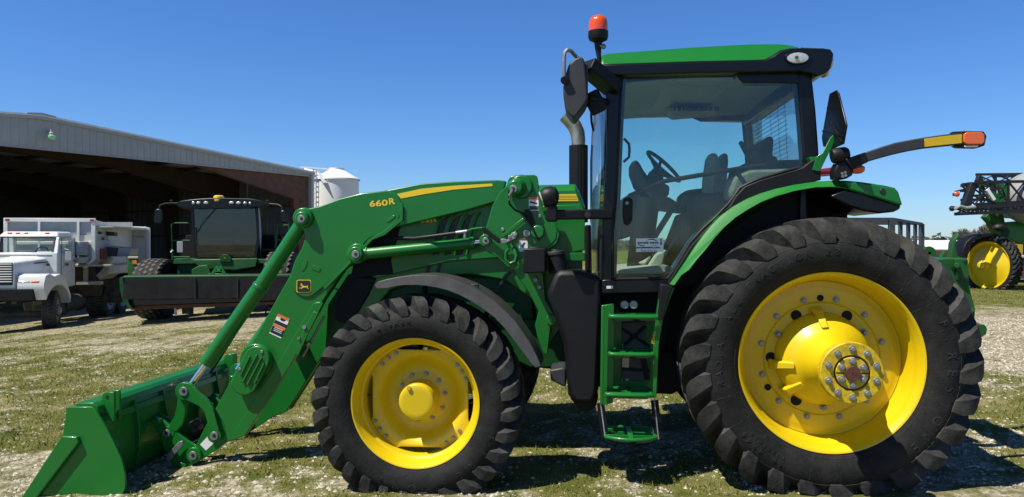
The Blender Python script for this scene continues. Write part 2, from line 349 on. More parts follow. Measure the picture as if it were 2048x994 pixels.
    me.materials.append(m); o = bpy.data.objects.new('ground', me); COL.objects.link(o); tag(o, 'patchy grass and white limestone gravel yard', 'ground', kind='structure')
    return o
make_ground()
def hz(x, y):
    near = (1-sstep(14, 24, y))
    return relief(x, y)+near*(0.045*(vnoise(x, y, 1.3, 8)-0.5)+0.028*(vnoise(x, y, 0.3, 9)-0.5)+0.016*(vnoise(x, y, 0.11, 10)-0.5))
def scatter(n, y0, y1, pw):
    t = rng.random(n); y = (y0**pw+t*(y1**pw-y0**pw))**(1/pw); x = (rng.random(n)*1.56-0.78)*(y+1.0); return x, y
def tri_mesh(name, co, mat):
    me = bpy.data.meshes.new(name); n = len(co)//3
    me.vertices.add(len(co)); me.vertices.foreach_set('co', co.ravel()); me.loops.add(len(co)); me.loops.foreach_set('vertex_index', np.arange(len(co)))
    me.polygons.add(n); me.polygons.foreach_set('loop_start', np.arange(0, len(co), 3)); me.update(); me.materials.append(M[mat])
    o = bpy.data.objects.new(name, me); COL.objects.link(o); return o
def grass():
    x, y = scatter(420000, 4.9, 26, 0.6); c = cover(x, y); k = rng.random(len(x)) < c**1.5*0.8+0.03; x, y, c = x[k], y[k], c[k]
    z = hz(x, y)-0.006; n = len(x); h = (0.012+0.036*rng.random(n)**2.4)*(0.55+0.6*c)*(1+0.01*y); wd = (0.0020+0.0026*rng.random(n))*(1+0.06*y); a = rng.random(n)*6.283; l = rng.random(n)*6.283; ln = h*(0.3+0.9*rng.random(n))
    p = np.stack([x, y, z], -1); d = np.stack([np.cos(a)*wd, np.sin(a)*wd, 0*x], -1); tip = p+np.stack([np.cos(l)*ln, np.sin(l)*ln, h], -1)
    tag(tri_mesh('grass', np.stack([p-d, p+d, tip], 1).reshape(-1, 3), 'blade'), 'short sparse grass growing in the gravel yard', 'grass', kind='stuff')
def gravel():
    x, y = scatter(230000, 4.9, 15, 0.6); c = cover(x, y); k = rng.random(len(x)) < (1-c)**1.2*0.75+0.04; x, y = x[k], y[k]; n = len(x)
    r = (0.0045+0.015*rng.random(n)**3.5)*(1+0.02*y); z = hz(x, y)
    base = np.array([[1, 0, 0], [-0.5, 0.87, 0], [-0.5, -0.87, 0], [0.5, 0.87, 0.05], [-1, 0, 0], [0.5, -0.87, 0.05], [0.1, 0.1, 0.7]])
    ring = [0, 3, 1, 4, 2, 5]; tris = [(ring[i], ring[(i+1) % 6], 6) for i in range(6)]
    an = rng.random(n)*6.283; ca, sa = np.cos(an), np.sin(an); v = base[None]*(0.7+0.6*rng.random((n, 7, 1))); sx = 0.8+0.7*rng.random((n, 1))
    vx = (v[..., 0]*ca[:, None]*sx-v[..., 1]*sa[:, None])*r[:, None]+x[:, None]; vy = (v[..., 0]*sa[:, None]*sx+v[..., 1]*ca[:, None])*r[:, None]+y[:, None]; vz = v[..., 2]*r[:, None]+z[:, None]-0.003
    P = np.stack([vx, vy, vz], -1); co = np.concatenate([P[:, list(t)] for t in tris], 1).reshape(-1, 3)
    tag(tri_mesh('gravel', co, 'stone'), 'loose white limestone gravel among the grass', 'gravel', kind='stuff')
grass(); gravel()

# ================================================================== TRACTOR
TH = R(5.5); CT, ST = math.cos(TH), math.sin(TH)
VC = 6.2                                          # distance of the tractor's centre line
def T(px, py, v):
    dx = (px-1024)/F; dv = dx*ST+CT; t = v/dv
    return (t*(dx*CT-ST), v, CAMH+t*(HOR-py)/F)
TOFF = (0.6, VC, 0.02)
tr = thing('tractor', 'large green farm tractor with front loader and bright yellow wheels', 'tractor',
           (TOFF[0]*CT+TOFF[1]*ST, -TOFF[0]*ST+TOFF[1]*CT, TOFF[2]), -TH)
OFF[tr.name] = TOFF
def pz(poly, v): return [(T(a, b, v)[0], T(a, b, v)[2]) for a, b in poly]
def pr(name, poly, v0, v1, mat, parent=None, bevel=0.006, mb=None, label=None):
    m = (mb or MB()).prism_y(pz(poly, v0), v0, v1)
    return m.build(name, mat, parent or tr, bevel, label) if name else m
def pin(mb, px, py, vref, v0, v1, r0, r1=None, n=24):
    u, _, z = T(px, py, vref); return mb.cyl((u, v0, z), (u, v1, z), r0, r1, n)
def rt(px, py, v): return Vector(T(px, py, v))
def mirror(o, skip=()):
    c = dup(o, o.parent, skip); c.location.y = -o.location.y; c.scale.y = -1; return c
def scale_at(px, v): return v/((px-1024)/F*ST+CT)/F     # metres per photo pixel
def label_text(name, body, px, py, v, hpx, mat, parent, rot=0.0, depth=0.0008, spacing=1.0, wpx=None, bold=0.0):
    vs, fs = text_mb(body, 1.0, 0, spacing); k = scale_at(px, v); y0 = min(p[1] for p in vs); y1 = max(p[1] for p in vs); x0 = min(p[0] for p in vs); x1 = max(p[0] for p in vs)
    sy = hpx*k/(y1-y0); sx = wpx*k/(x1-x0) if wpx else sy; c = rt(px, py, v); m = MB(); ca, sa = math.cos(rot), math.sin(rot)
    xs = [((p[0]-(x0+x1)/2)*sx, (p[1]-(y0+y1)/2)*sy) for p in vs]
    offs = [(0, 0)] if not bold else [(0, 0), (bold*k, 0), (0, bold*k), (bold*k, bold*k)]
    for i, (ox, oy) in enumerate(offs):
        m.add([(c.x+(x+ox)*ca-(y+oy)*sa, v-depth-0.00015*i, c.z+(x+ox)*sa+(y+oy)*ca) for x, y in xs], fs)
    return m.build(name, mat, parent)

# ---------------------------------------------------------------- wheels
def tyre_profile(rim, R0, wid):
    P = [(.578, -.03), (.592, -.012), (.62, .012), (.68, .042), (.745, .050), (.81, .030), (.858, -.02), (.886, -.08), (.893, -.21), (.886, -.34), (.858, -.40), (.81, -.442), (.745, -.456), (.68, -.45), (.62, -.432), (.592, -.40)]
    return [(fr(r, rim, R0), w_*wid/.48) for r, w_ in P]
def fr(r, rim, R0): return rim+(r-.598)*(R0-rim)/(.966-.598)
def wheel_tyre(parent, rim, R0, wid, nl, loaded, name='tyre'):
    prof = tyre_profile(rim, R0, wid); ty = MB().lathe_y(prof, 120)
    for rr_ in (.635, .70, .775):                        # moulded rings on the sidewall
        pass
    clampz = lambda m: [(x, y, max(z, -loaded)) for x, y, z in m.v]
    ty.v = clampz(ty); t = ty.build(name, 'rubber', parent, off=(0, 0, 0), angle=50)
    kw = wid/.48
    secs = [(.966, -.235, .885, -.235, .027), (.968, -.14, .885, -.14, .031), (.966, -.06, .875, -.08, .040), (.957, -.002, .858, -.026, .050), (.930, .030, .842, -.002, .058), (.872, .048, .824, .012, .054), (.795, .042, .782, .016, .036)]
    sw = [0, .105, .19, .245, .275, .305, .325]
    lg = MB()
    for side in (1, -1):
        for i in range(nl):
            a0 = 2*math.pi*(i+(0 if side == 1 else .5))/nl; ring = []
            for (rt_, wt, rb, wb, hw), s_ in zip(secs, sw):
                rt_, rb = fr(rt_, rim, R0), fr(rb, rim, R0); c = -.21
                wt2 = (c+side*(wt-c))*kw; wb2 = (c+side*(wb-c))*kw; a = a0-s_*.966/R0*kw/.966
                k = R0/.966*26/nl; row = []
                for r_, w_, h_ in ((rt_, wt2, hw*k), (rt_, wt2, -hw*k), (rb, wb2, -(hw+.016)*k), (rb, wb2, (hw+.016)*k)):
                    aa = a+h_/r_; row.append((r_*math.cos(aa), -w_, max(r_*math.sin(aa), -loaded)))
                ring.append(row)
            b = len(lg.v)
            for row in ring: lg.v += row
            for q in range(len(ring)-1):
                for e in range(4): lg.f.append((b+q*4+e, b+q*4+(e+1) % 4, b+q*4+4+(e+1) % 4, b+q*4+4+e))
            lg.f += [(b+3, b+2, b+1, b), tuple(b+(len(ring)-1)*4+e for e in range(4))]
    lg.build('tread', 'lug', parent, 0.003 if R0 > .5 else 0, off=(0, 0, 0), angle=35)
    return t, prof
def tyre_text(body, parent, prof, r, a0, step, size, name='tyre_lettering', mb=None, loaded=9):
    m = mb or MB(); pp = [(p[0], p[1]) for p in prof[:8]]
    for i, ch in enumerate(body):
        if ch == ' ': continue
        vs, fs = text_mb(ch, size, 0); a = a0-step*i; er = (math.cos(a), math.sin(a)); ec = (math.sin(a), -math.cos(a)); tri = []
        def P(x, y, up):
            rr = r+y; w_ = np.interp(rr, [q[0] for q in pp], [q[1] for q in pp])+up
            return (er[0]*rr+ec[0]*x, -w_, er[1]*rr+ec[1]*x)
        n = len(vs)
        edges = {}
        for f in fs:
            for p, q in zip(f, f[1:]+f[:1]): edges[(p, q)] = 1
        rim = [(p, q) for (p, q) in edges if (q, p) not in edges]
        m.add([P(x, y, .0035) for x, y, _ in vs]+[P(x, y, -.004) for x, y, _ in vs], list(fs)+[(p, q, q+n, p+n) for p, q in rim])
    return m
def bolts(parent, spots, r, h, name='wheel_bolt', mat='steel', sides=6):
    first = None
    for (x, z, w_) in spots:
        if first is None:
            m = MB().cyl((0, 0.004, 0), (0, -.004, 0), r*1.45, n=16).cyl((0, 0, 0), (0, -h, 0), r, r*.97, n=sides)
            first = m.build(name, mat, parent, 0.0015 if r > .012 else 0, off=(0, 0, 0), loc=(x, -w_, z)); o = first
        else:
            o = first.copy(); COL.objects.link(o); o.location = (x, -w_, z)
        o.rotation_euler = (0, random.random(), 0)
def ring_pts(n, r, w_, a0=0): return [(r*math.cos(a0+2*math.pi*i/n), r*math.sin(a0+2*math.pi*i/n), w_) for i in range(n)]

# rear wheel ---------------------------------------------------------
vR = 5.08; cR = T(1663, 726, vR); locR = (cR[0]-TOFF[0], vR-VC, cR[2]-TOFF[2])
prof = [(.574, -.40), (.598, -.012), (.603, -.004), (.600, .004), (.590, .002), (.580, -.010), (.572, -.030), (.566, -.038), (.560, -.060), (.556, -.10), (.545, -.115), (.541, -.214), (.534, -.226), (.528, -.220), (.515, -.222), (.49, -.214), (.47, -.212), (.394, -.212), (.3895, -.216), (.386, -.219), (.3825, -.216), (.378, -.210), (.345, -.210), (.315, -.208), (.318, -.200), (.312, -.172), (.302, -.138), (.286, -.106), (.258, -.076), (.226, -.050), (.200, -.018), (.184, .022), (.170, .060), (.154, .092), (.143, .13), (.137, .19), (.134, .228), (.154, .234), (.157, .240), (.157, .258), (.152, .264), (.130, .266), (.112, .262), (.112, .30), (.02, .30)]
rw = MB().lathe_y(prof, 128).build('rear_wheel', 'yellow', tr, off=(0, 0, 0), loc=locR, angle=40)
ty, tp = wheel_tyre(rw, .598, .966, .48, 26, .875)
m = tyre_text('RADIAL ALL TRACTION 23', rw, tp, .735, R(191), R(4.9), .068)
tyre_text('FIRESTONE', rw, tp, .735, R(22), R(8.5), .085, mb=m)
tyre_text('18.4R46', rw, tp, .745, R(243), R(3.9), .05, mb=m)
tyre_text('TUBELESS', rw, tp, .70, R(243), R(3.0), .032, mb=m)
m.build('tyre_lettering', 'letter', rw, off=(0, 0, 0))
seam = MB()                                            # thin mould seams across the sidewall
for i in range(24):
    a = 2*math.pi*i/24+.06; pts = []
    for r_ in (.615, .65, .70, .75, .79): pts.append((r_*math.cos(a), -(np.interp(r_, [q[0] for q in tp[:8]], [q[1] for q in tp[:8]])+.0005), r_*math.sin(a)))
    seam.tube(pts, .0016, 4)
for r_ in (.628, .80):
    seam.tube([(r_*math.cos(t), -(np.interp(r_, [q[0] for q in tp[:8]], [q[1] for q in tp[:8]])+.0005), r_*math.sin(t)) for t in np.linspace(0, 6.283, 121)], .002, 4)
seam.build('mould_seam', 'letter', rw, off=(0, 0, 0))
# wheel disc openings: flat discs, their dark colour stands in for shade inside the holes
for (a, r_, s_) in [(R(120), .338, .036), (R(60), .338, .036), (R(180), .338, .036), (R(240), .338, .037), (R(91), .414, .022), (R(210), .414, .022), (R(-28), .414, .022)]:
    o = MB().lathe_y([(s_*1.02, -.006), (s_, .0025), (s_*.97, .0028), (.001, .0028)], 28)
    w_ = -.2085
    o.build('hole_shade_disc', 'dark', rw, off=(0, 0, 0), loc=(r_*math.cos(a), -w_, r_*math.sin(a)))
for a in (R(97), R(187), R(222)):                     # cast lugs on the hub dome
    c, s_ = math.cos(a), math.sin(a); q = (-s_, c)
    m = MB(); b0 = [(.36*c+q[0]*.04, .205, .36*s_+q[1]*.04), (.36*c-q[0]*.04, .205, .36*s_-q[1]*.04), (.23*c-q[0]*.022, .06, .23*s_-q[1]*.022), (.23*c+q[0]*.022, .06, .23*s_+q[1]*.022)]
    t0 = [(p[0]*1.0, p[1]-.06, p[2]) if i < 2 else (p[0], p[1]-.028, p[2]) for i, p in enumerate(b0)]
    t0[0] = (.335*c+q[0]*.025, .12, .335*s_+q[1]*.025); t0[1] = (.335*c-q[0]*.025, .12, .335*s_-q[1]*.025)
    m.hexa(b0, t0).build('cast_lug', 'yellow', rw, .006, off=(0, 0, 0))
hub = MB().lathe_y([(.10, .25), (.135, .27), (.135, .30), (.10, .305), (.10, .315), (.183, .318), (.188, .323), (.188, .375), (.183, .381), (.112, .381), (.108, .374), (.100, .374)], 64)
hub.lathe_y([(.097, .36), (.097, .379), (.094, .383), (.046, .383), (.046, .36)], 48)
hub.build('hub', 'hub_yellow', rw, off=(0, 0, 0), angle=35)
MB().lathe_y([(.1085, .374), (.098, .3742), (.096, .37)], 48).box((-.096, -.3838, -.004), (-.05, -.38, .004)).box((.096, -.3838, -.004), (.05, -.38, .004)).build('hub_gap', 'ink', rw, off=(0, 0, 0))
MB().lathe_y([(.046, .37), (.046, .40), (.043, .404), (.006, .404), (.004, .400), (.0005, .400)], 32).build('axle_end', 'axle', rw, off=(0, 0, 0), angle=35)
bolts(rw, ring_pts(12, .414, -.210, R(16.5)), .0155, .018)
bolts(rw, ring_pts(10, .148, .383, R(18)), .0145, .020, 'hub_bolt')
bolts(rw, ring_pts(6, .073, .385, R(30)), .0145, .016, 'hub_bolt')
bolts(rw, [(.335*math.cos(a), .335*math.sin(a), -.205) for a in (R(33), R(151), R(-10), R(-88), R(-45))], .016, .035, 'disc_bolt')
mirror(rw, skip=('tyre_lettering',))
# front wheel --------------------------------------------------------
cF = T(829.5, 807, vR); locF = (cF[0]-TOFF[0], vR-VC, cF[2]-TOFF[2])
prof = [(.435, -.30), (.452, -.012), (.458, -.004), (.456, .004), (.447, .002), (.438, -.010), (.432, -.028), (.426, -.036), (.418, -.060), (.412, -.09), (.398, -.10), (.392, -.19), (.386, -.30)]
fw = MB().lathe_y(prof, 128).build('front_wheel', 'yellow', tr, off=(0, 0, 0), loc=locF, angle=40)
disc = MB(); prof = [(.398, -.172), (.392, -.165), (.360, -.163), (.335, -.166), (.305, -.178), (.285, -.200), (.262, -.232), (.235, -.252), (.20, -.258), (.178, -.252), (.150, -.236), (.130, -.234), (.128, -.06), (.122, -.046), (.115, -.042), (.085, -.041), (.001, -.041)]
n = 128; k = len(prof)
for j in range(n):
    a = 2*math.pi*j/n; da = ((a-R(90)+math.pi/4) % (math.pi/2))-math.pi/4          # four flats on the disc's outline
    cut = min(1.0, .350/max(.3, .398*math.cos(da)) if abs(da) < R(24) else 1.0)
    for i, (r_, w_) in enumerate(prof):
        rr_ = r_*cut if i < 2 else (min(r_, .398*cut-.008*i) if i < 4 else r_); disc.v.append((rr_*math.cos(a), -w_, rr_*math.sin(a)))
for j in range(n):
    for i in range(k-1):
        a = j*k+i; b = ((j+1) % n)*k+i; disc.f.append((a, a+1, b+1, b))
disc.build('wheel_disc', 'yellow', fw, off=(0, 0, 0), angle=38)
MB().cyl((-.05, .041, .10), (-.05, .028, .10), .016, n=18).build('hub_plug', 'yellow', fw, .002, off=(0, 0, 0))
ft, fp = wheel_tyre(fw, .455, .752, .385, 28, .65)
m = tyre_text('FIRESTONE', fw, fp, .575, R(338), R(11.5), .072)
tyre_text('14.9R34', fw, fp, .575, R(120), R(4.4), .05, mb=m)
m.build('tyre_lettering', 'letter', fw, off=(0, 0, 0))
bolts(fw, [(.368*math.cos(R(a)), .368*math.sin(R(a)), -.164) for a in (42, 33, 24, 118, 128, 138, 207, 217, 228, 302, 312, 322)], .0105, .014)
bolts(fw, ring_pts(10, .168, -.248, R(8)), .0125, .018, 'hub_bolt')
nt = MB()
for a in (70, 84, 96, -4, 8, 18, 262, 276, 178):
    c, s_ = math.cos(R(a)), math.sin(R(a)); nt.bar((.395*c, .19, .395*s_), (.37*c, .19, .37*s_), .016, .014)
nt.build('rim_lug', 'ink', fw, off=(0, 0, 0))
mirror(fw, skip=('tyre_lettering',))
# ---------------------------------------------------------------- loader
ARM = 5.71
beam = [(800, 452), (860, 438), (930, 421), (989, 404), (1003, 398), (1012, 362), (995, 360), (960, 361), (905, 363), (842, 367), (790, 377), (755, 384), (722, 387), (700, 392), (702, 470)]
knee = [(721, 386.5), (680, 397), (640, 412), (612, 418), (598, 424), (591, 432), (593, 446), (607, 462), (610, 476), (603, 497), (590, 520), (583, 540), (580, 555), (581, 571), (588, 583), (600, 592), (612, 595), (624, 592), (640, 580), (688, 538), (706, 528), (722, 506), (729, 486), (740, 476), (758, 471), (768, 465), (797, 440), (802, 425), (802, 404), (795, 391), (775, 381)]
lower = [(583, 546), (560, 586), (430, 818), (447, 848), (454, 884), (470, 880), (487, 872), (520, 822), (583, 723), (646, 602), (690, 536), (640, 520)]
arm = pr('loader_arm', knee, ARM, ARM+.11, 'green', bevel=.008)
pr('beam', beam, ARM+.012, ARM+.10, 'green', arm, .008)
pr('boom', lower, ARM+.012, ARM+.10, 'green', arm, .008)
strip = [(640, 604), (646, 608), (583, 726), (490, 871), (472, 878), (468, 862), (560, 720), (627, 606)]
pr('boom_flange', strip, ARM-.006, ARM+.02, 'green', arm, .004)
pr('weld_edge', [(800, 404), (806, 408), (806, 440), (770, 470), (745, 480), (700, 528), (650, 580), (646, 574), (690, 533), (738, 478), (764, 464), (799, 437)], ARM-.007, ARM+.002, 'green', arm, .003)
for poly in ([(650, 518), (654, 522), (652, 533), (646, 542), (641, 541), (643, 530)], [(624, 532), (628, 530), (641, 537), (640, 543), (636, 544), (623, 538)], [(773, 441), (785, 431), (790, 430), (790, 435), (778, 444), (773, 444)]):
    pr('slot', [(a-(0 if poly[0][0] != 650 else 39)+(0 if poly[0][0] != 650 else 0), b) for a, b in poly], ARM-.004, ARM+.004, 'green', arm, .003)
def pill(p1, p2, r, n=12):
    d = math.atan2(p2[1]-p1[1], p2[0]-p1[0]); out = []
    for c, s0 in ((p1, d+math.pi/2), (p2, d-math.pi/2)):
        out += [(c[0]+r*math.cos(s0+math.pi*i/n), c[1]+r*math.sin(s0+math.pi*i/n)) for i in range(n+1)]
    return out
m = MB(); pin(m, 513, 721, ARM, ARM+.02, ARM-.018, .135, n=48); m.build('tube_end', 'green', arm, .008)
cov = pr('slotted_cover', pill((518, 716), (493, 763), 25.5), ARM-.018, ARM-.062, 'green', arm, .009)
for k_ in (-10.5, 0, 10.5):
    a, b = (522+k_*.88, 708+k_*.46), (489+k_*.88, 771+k_*.46)
    if k_: a = (a[0]-4, a[1]+5); b = (b[0]+4, b[1]-5)
    pr('cover_groove', pill(a, b, 3.3, 6), ARM-.0635, ARM-.06, 'green', cov, 0)
for k_ in (-5.3, 5.3, 16, -16):
    a, b = (519+k_*.88, 713+k_*.46), (492+k_*.88, 765+k_*.46)
    if abs(k_) > 6: a = (a[0]-5, a[1]+8); b = (b[0]+5, b[1]-8)
    pr('cover_rib', pill(a, b, 1.8, 6), ARM-.06, ARM-.078, 'green', cov, .003)
m = MB()
for x, y in ((524, 703), (480, 738), (515, 758)): pin(m, x, y, ARM-.06, ARM-.055, ARM-.070, .013, n=12)
m.build('cover_bolt', 'steel', cov, .002)
# bosses
m = MB(); pin(m, 608, 436, ARM, ARM+.02, ARM-.04, .085, .078, 32); pin(m, 605, 437, ARM-.04, ARM-.035, ARM-.075, .066, .050, 32); m.build('pivot_boss', 'green', arm, .008)
m = MB(); pin(m, 716, 507, ARM, ARM+.02, ARM-.04, .082, .078, 32); pin(m, 713, 508, ARM-.06, ARM-.035, ARM-.10, .062, .058, 32); m.build('pivot_boss', 'green', arm, .008)
def pin_head(px, py, v, r, par):
    m = MB(); pin(m, px, py, v, v+.012, v-.010, r, n=24); m.build('pivot_pin', 'steel', par, .002)
    m = MB(); pin(m, px, py, v-.010, v-.008, v-.0125, r*.42, n=12); m.build('grease_hole', 'ink', par)
pin_head(603, 437.5, ARM-.075, .030, arm); pin_head(711.5, 508.5, ARM-.10, .030, arm)
# tilt cylinder with rod
vcy = ARM+.068
tc_ = MB().cyl(rt(605, 446, vcy), rt(522, 572, vcy), .058, n=32).cyl(rt(523, 570, vcy), rt(519, 577, vcy), .066, n=32).cyl(rt(520, 574, vcy), rt(413, 727, vcy), .061, n=32).build('tilt_cylinder', 'green', tr, .006)
MB().cyl(rt(416, 722, vcy), rt(379, 774, vcy), .027, n=24).build('piston_rod', 'chrome', tc_)
MB().tube([rt(596, 448, vcy+.06), rt(560, 520, vcy+.11), rt(500, 620, vcy+.11), rt(455, 690, vcy+.1), rt(420, 745, vcy+.1)], .016, 8).build('hydraulic_hose', 'black', tc_)
# linkage at the boom's foot
lk = pr('curved_link', [(359, 772), (372, 766), (382, 769), (395, 785), (411, 797), (424, 813), (429, 828), (437, 858), (439, 874), (433, 883), (424, 883), (419, 876), (418, 858), (408, 824), (397, 812), (372, 800), (358, 793), (354, 783)], ARM-.005, ARM+.03, 'green', bevel=.004)
pr('strut', [(356, 790), (369, 792), (370, 826), (366, 845), (352, 864), (338, 858), (337, 852), (349, 832), (353, 815)], ARM+.03, ARM+.07, 'green', lk, .004)
pin_head(367.5, 782.5, ARM-.005, .036, lk); pin_head(428.5, 871.5, ARM-.005, .034, lk)
m = MB(); pin(m, 367.5, 782.5, ARM, ARM+.05, ARM-.004, .072, n=28); m.build('link_eye', 'green', lk, .004)
m = MB(); pin(m, 428.5, 871.5, ARM, ARM+.05, ARM-.003, .058, n=28); m.build('link_eye', 'green', lk, .004)
foot = pr('carrier_plate', [(412, 850), (391, 892), (372, 880), (344, 856), (322, 838), (305, 838), (304, 846), (318, 872), (332, 905), (350, 943), (368, 941), (434, 899), (455, 884), (448, 848), (430, 820)], ARM+.035, ARM+.065, 'green', bevel=.004)
pr('hook_plate', [(287, 812), (300, 818), (328, 832), (347, 842), (330, 846), (318, 846), (300, 830)], ARM+.15, ARM+.18, 'green', foot, .003)
pin_head(333, 866.5, ARM+.03, .032, foot); pin_head(386, 911, ARM+.0, .034, foot)
m = MB(); pin(m, 386, 911, ARM, ARM+.04, ARM+.003, .062, n=28); m.build('pin_collar', 'green', foot, .004)
m = MB(); pin(m, 333, 866.5, ARM, ARM+.04, ARM+.032, .05, n=24); m.build('pin_collar', 'green', foot, .004)
m = MB(); pin(m, 312, 843, ARM, ARM+.04, ARM-.01, .036, n=6); m.build('nut', 'green', foot, .004)
pr('latch_handle', [(331, 920), (335, 908), (357, 884), (364, 882), (366, 887), (360, 896), (340, 920), (335, 923)], ARM-.012, ARM+.012, 'steel', foot, .003)
pr('tab', [(355, 926), (362, 925), (371, 929), (371, 935), (362, 938), (355, 934)], ARM+.012, ARM+.034, 'green', foot, .003)
pr('white_sticker', [(400, 889), (415, 873), (428, 886), (412, 901)], ARM+.0335, ARM+.036, 'white', foot, 0)
m = MB()
for x, y in ((387, 846), (396, 842), (391, 856), (401, 852)): m.cyl(rt(x, y, ARM+.2), rt(x-3, y+4, ARM+.12), .028, n=14)
m.tube([rt(395, 850, ARM+.2), rt(405, 862, ARM+.22), rt(400, 880, ARM+.24), rt(380, 890, ARM+.25)], .018, 8)
m.build('hydraulic_coupler', 'black', foot, .003)
MB().cyl(rt(402, 854, ARM+.12), rt(401, 855, ARM+.11), .018, n=12).build('coupler_cap', 'red', foot)
# stickers and lettering on the loader arm
stk = pr('warning_decal', [(556, 627.5), (579.5, 638), (562, 677), (538.5, 666)], ARM+.0105, ARM+.013, 'white', arm, 0)
pr('orange_band', [(556, 627.5), (579.5, 638), (577.5, 642.5), (554, 632)], ARM+.0095, ARM+.011, 'orange_label', stk, 0)
pr('orange_band', [(547.5, 646.5), (571, 657), (569, 661.5), (545.5, 651)], ARM+.0095, ARM+.011, 'orange_label', stk, 0)
pr('black_band', [(550.8, 639.5), (574.2, 650), (571.3, 656.3), (547.8, 645.8)], ARM+.0095, ARM+.011, 'ink', stk, 0)
pr('black_band', [(545.5, 651.3), (568.7, 661.8), (563, 674.5), (539.7, 664)], ARM+.0095, ARM+.011, 'ink', stk, 0)
pr('hand_symbol', [(559, 637), (564, 636), (572, 641), (568, 643), (562, 641)], ARM+.0095, ARM+.011, 'ink', stk, 0)
for i in range(3):
    pr('text_line', [(549.5-1.3*i, 653.5+3*i), (565.5-1.3*i, 660.7+3*i), (565.1-1.3*i, 661.6+3*i), (549.1-1.3*i, 654.4+3*i)], ARM+.0085, ARM+.0095, 'white', stk, 0)
label_text('model_number', '660', 757, 407, ARM-.001, 11.5, 'decal_yellow', arm, R(4), wpx=36, bold=0.9)
label_text('model_number', 'R', 783.5, 403, ARM-.001, 11.5, 'decal_yellow', arm, R(4), wpx=11, bold=0.9)
def rrect(cx, cy, w_, h_, r, sk=0.0, n=5):
    out = []
    for sx, sy, a0 in ((1, 1, 0), (-1, 1, 90), (-1, -1, 180), (1, -1, 270)):
        for i in range(n+1):
            a = R(a0+90*i/n); x = sx*(w_-r)+r*math.cos(a); y = sy*(h_-r)+r*math.sin(a); out.append((cx+x, cy-y+sk*x))
    return out
lg_ = pr('emblem', rrect(607.5, 572.5, 14.5, 12.8, 4), ARM-.003, ARM+.002, 'decal_yellow', arm, 0)
pr('emblem_field', rrect(607.5, 572.5, 13.3, 11.6, 3.4), ARM-.0045, ARM-.002, 'ink', lg_, 0)
DEER = [(-.62, .30), (-.42, .42), (-.5, .75), (-.36, .55), (-.30, .8), (-.27, .42), (-.15, .2), (.2, .12), (.5, .14), (.62, .28), (.66, .1), (.6, -.1), (.82, -.46), (.62, -.34), (.45, -.12), (.2, -.14), (-.05, -.14), (-.3, -.34), (-.74, -.32), (-.76, -.20), (-.42, -.20), (-.25, -.05), (-.32, .18), (-.42, .24)]
pr('leaping_deer', [(607.5+x*12.5, 573.5-y*10) for x, y in DEER], ARM-.0055, ARM-.004, 'decal_yellow', lg_, 0)
pr('yellow_stripe', [(794, 388), (842, 377.5), (905, 371.5), (984, 367), (985.5, 372), (905, 379.5), (850, 388), (802, 397)], ARM+.0095, ARM+.013, 'decal_yellow', arm, 0)
# latch plate and cable behind the boom
pr('parking_stand', [(627, 623), (637, 626), (620, 660), (606, 690), (596, 712), (588, 708), (604, 668), (612, 650)], ARM-.02, ARM+.0, 'green', arm, .004)
m = MB(); pin(m, 609, 654, ARM-.02, ARM-.015, ARM-.03, .016, n=14); pin(m, 598, 676, ARM-.02, ARM-.015, ARM-.03, .012, n=6); m.build('bolt', 'steel', arm)
MB().tube([rt(648, 633, ARM+.05), rt(634, 660, ARM+.05), rt(618, 690, ARM+.05), rt(606, 713, ARM+.05)], .011, 8).tube([rt(620, 684, ARM+.04), rt(614, 690, ARM+.04)], .02, 8).build('steel_lanyard', 'steel', arm)
# lift cylinder
lc = MB().cyl(rt(728, 508, vcy-.075), rt(948, 486, vcy-.075), .044, n=32).cyl(rt(716, 508, vcy-.075), rt(736, 507, vcy-.075), .050, n=32).cyl(rt(940, 486.5, vcy-.075), rt(949, 486, vcy-.075), .050, n=32).build('lift_cylinder', 'green', tr, .005)
MB().cyl(rt(947, 486, vcy-.075), rt(975, 482, vcy-.075), .024, n=20).build('piston_rod', 'chrome', lc)
m = MB(); pin(m, 973, 481, ARM, ARM+.06, ARM-.07, .048, n=28); m.build('rod_eye', 'green', lc, .006); pin_head(972, 481.5, ARM-.07, .026, lc)
hs = MB().tube([rt(790, 476, ARM+.07), rt(830, 477, ARM-.0), rt(870, 472, ARM-.07), rt(915, 466, ARM-.07), rt(925, 465, ARM-.07)], .015, 10)
hs.build('braided_hose', 'black', lc)
m = MB().cyl(rt(912, 466, ARM-.07), rt(934, 463, ARM-.07), .016, n=12).cyl(rt(930, 464, ARM-.07), rt(930, 476, ARM-.07), .013, n=12); m.build('hose_fitting', 'steel', lc)
MB().tube([rt(932, 463, ARM-.07), rt(945, 458, ARM-.07), rt(964, 456, ARM-.07), rt(974, 458, ARM-.05)], .009, 8).build('hydraulic_pipe', 'green', lc)
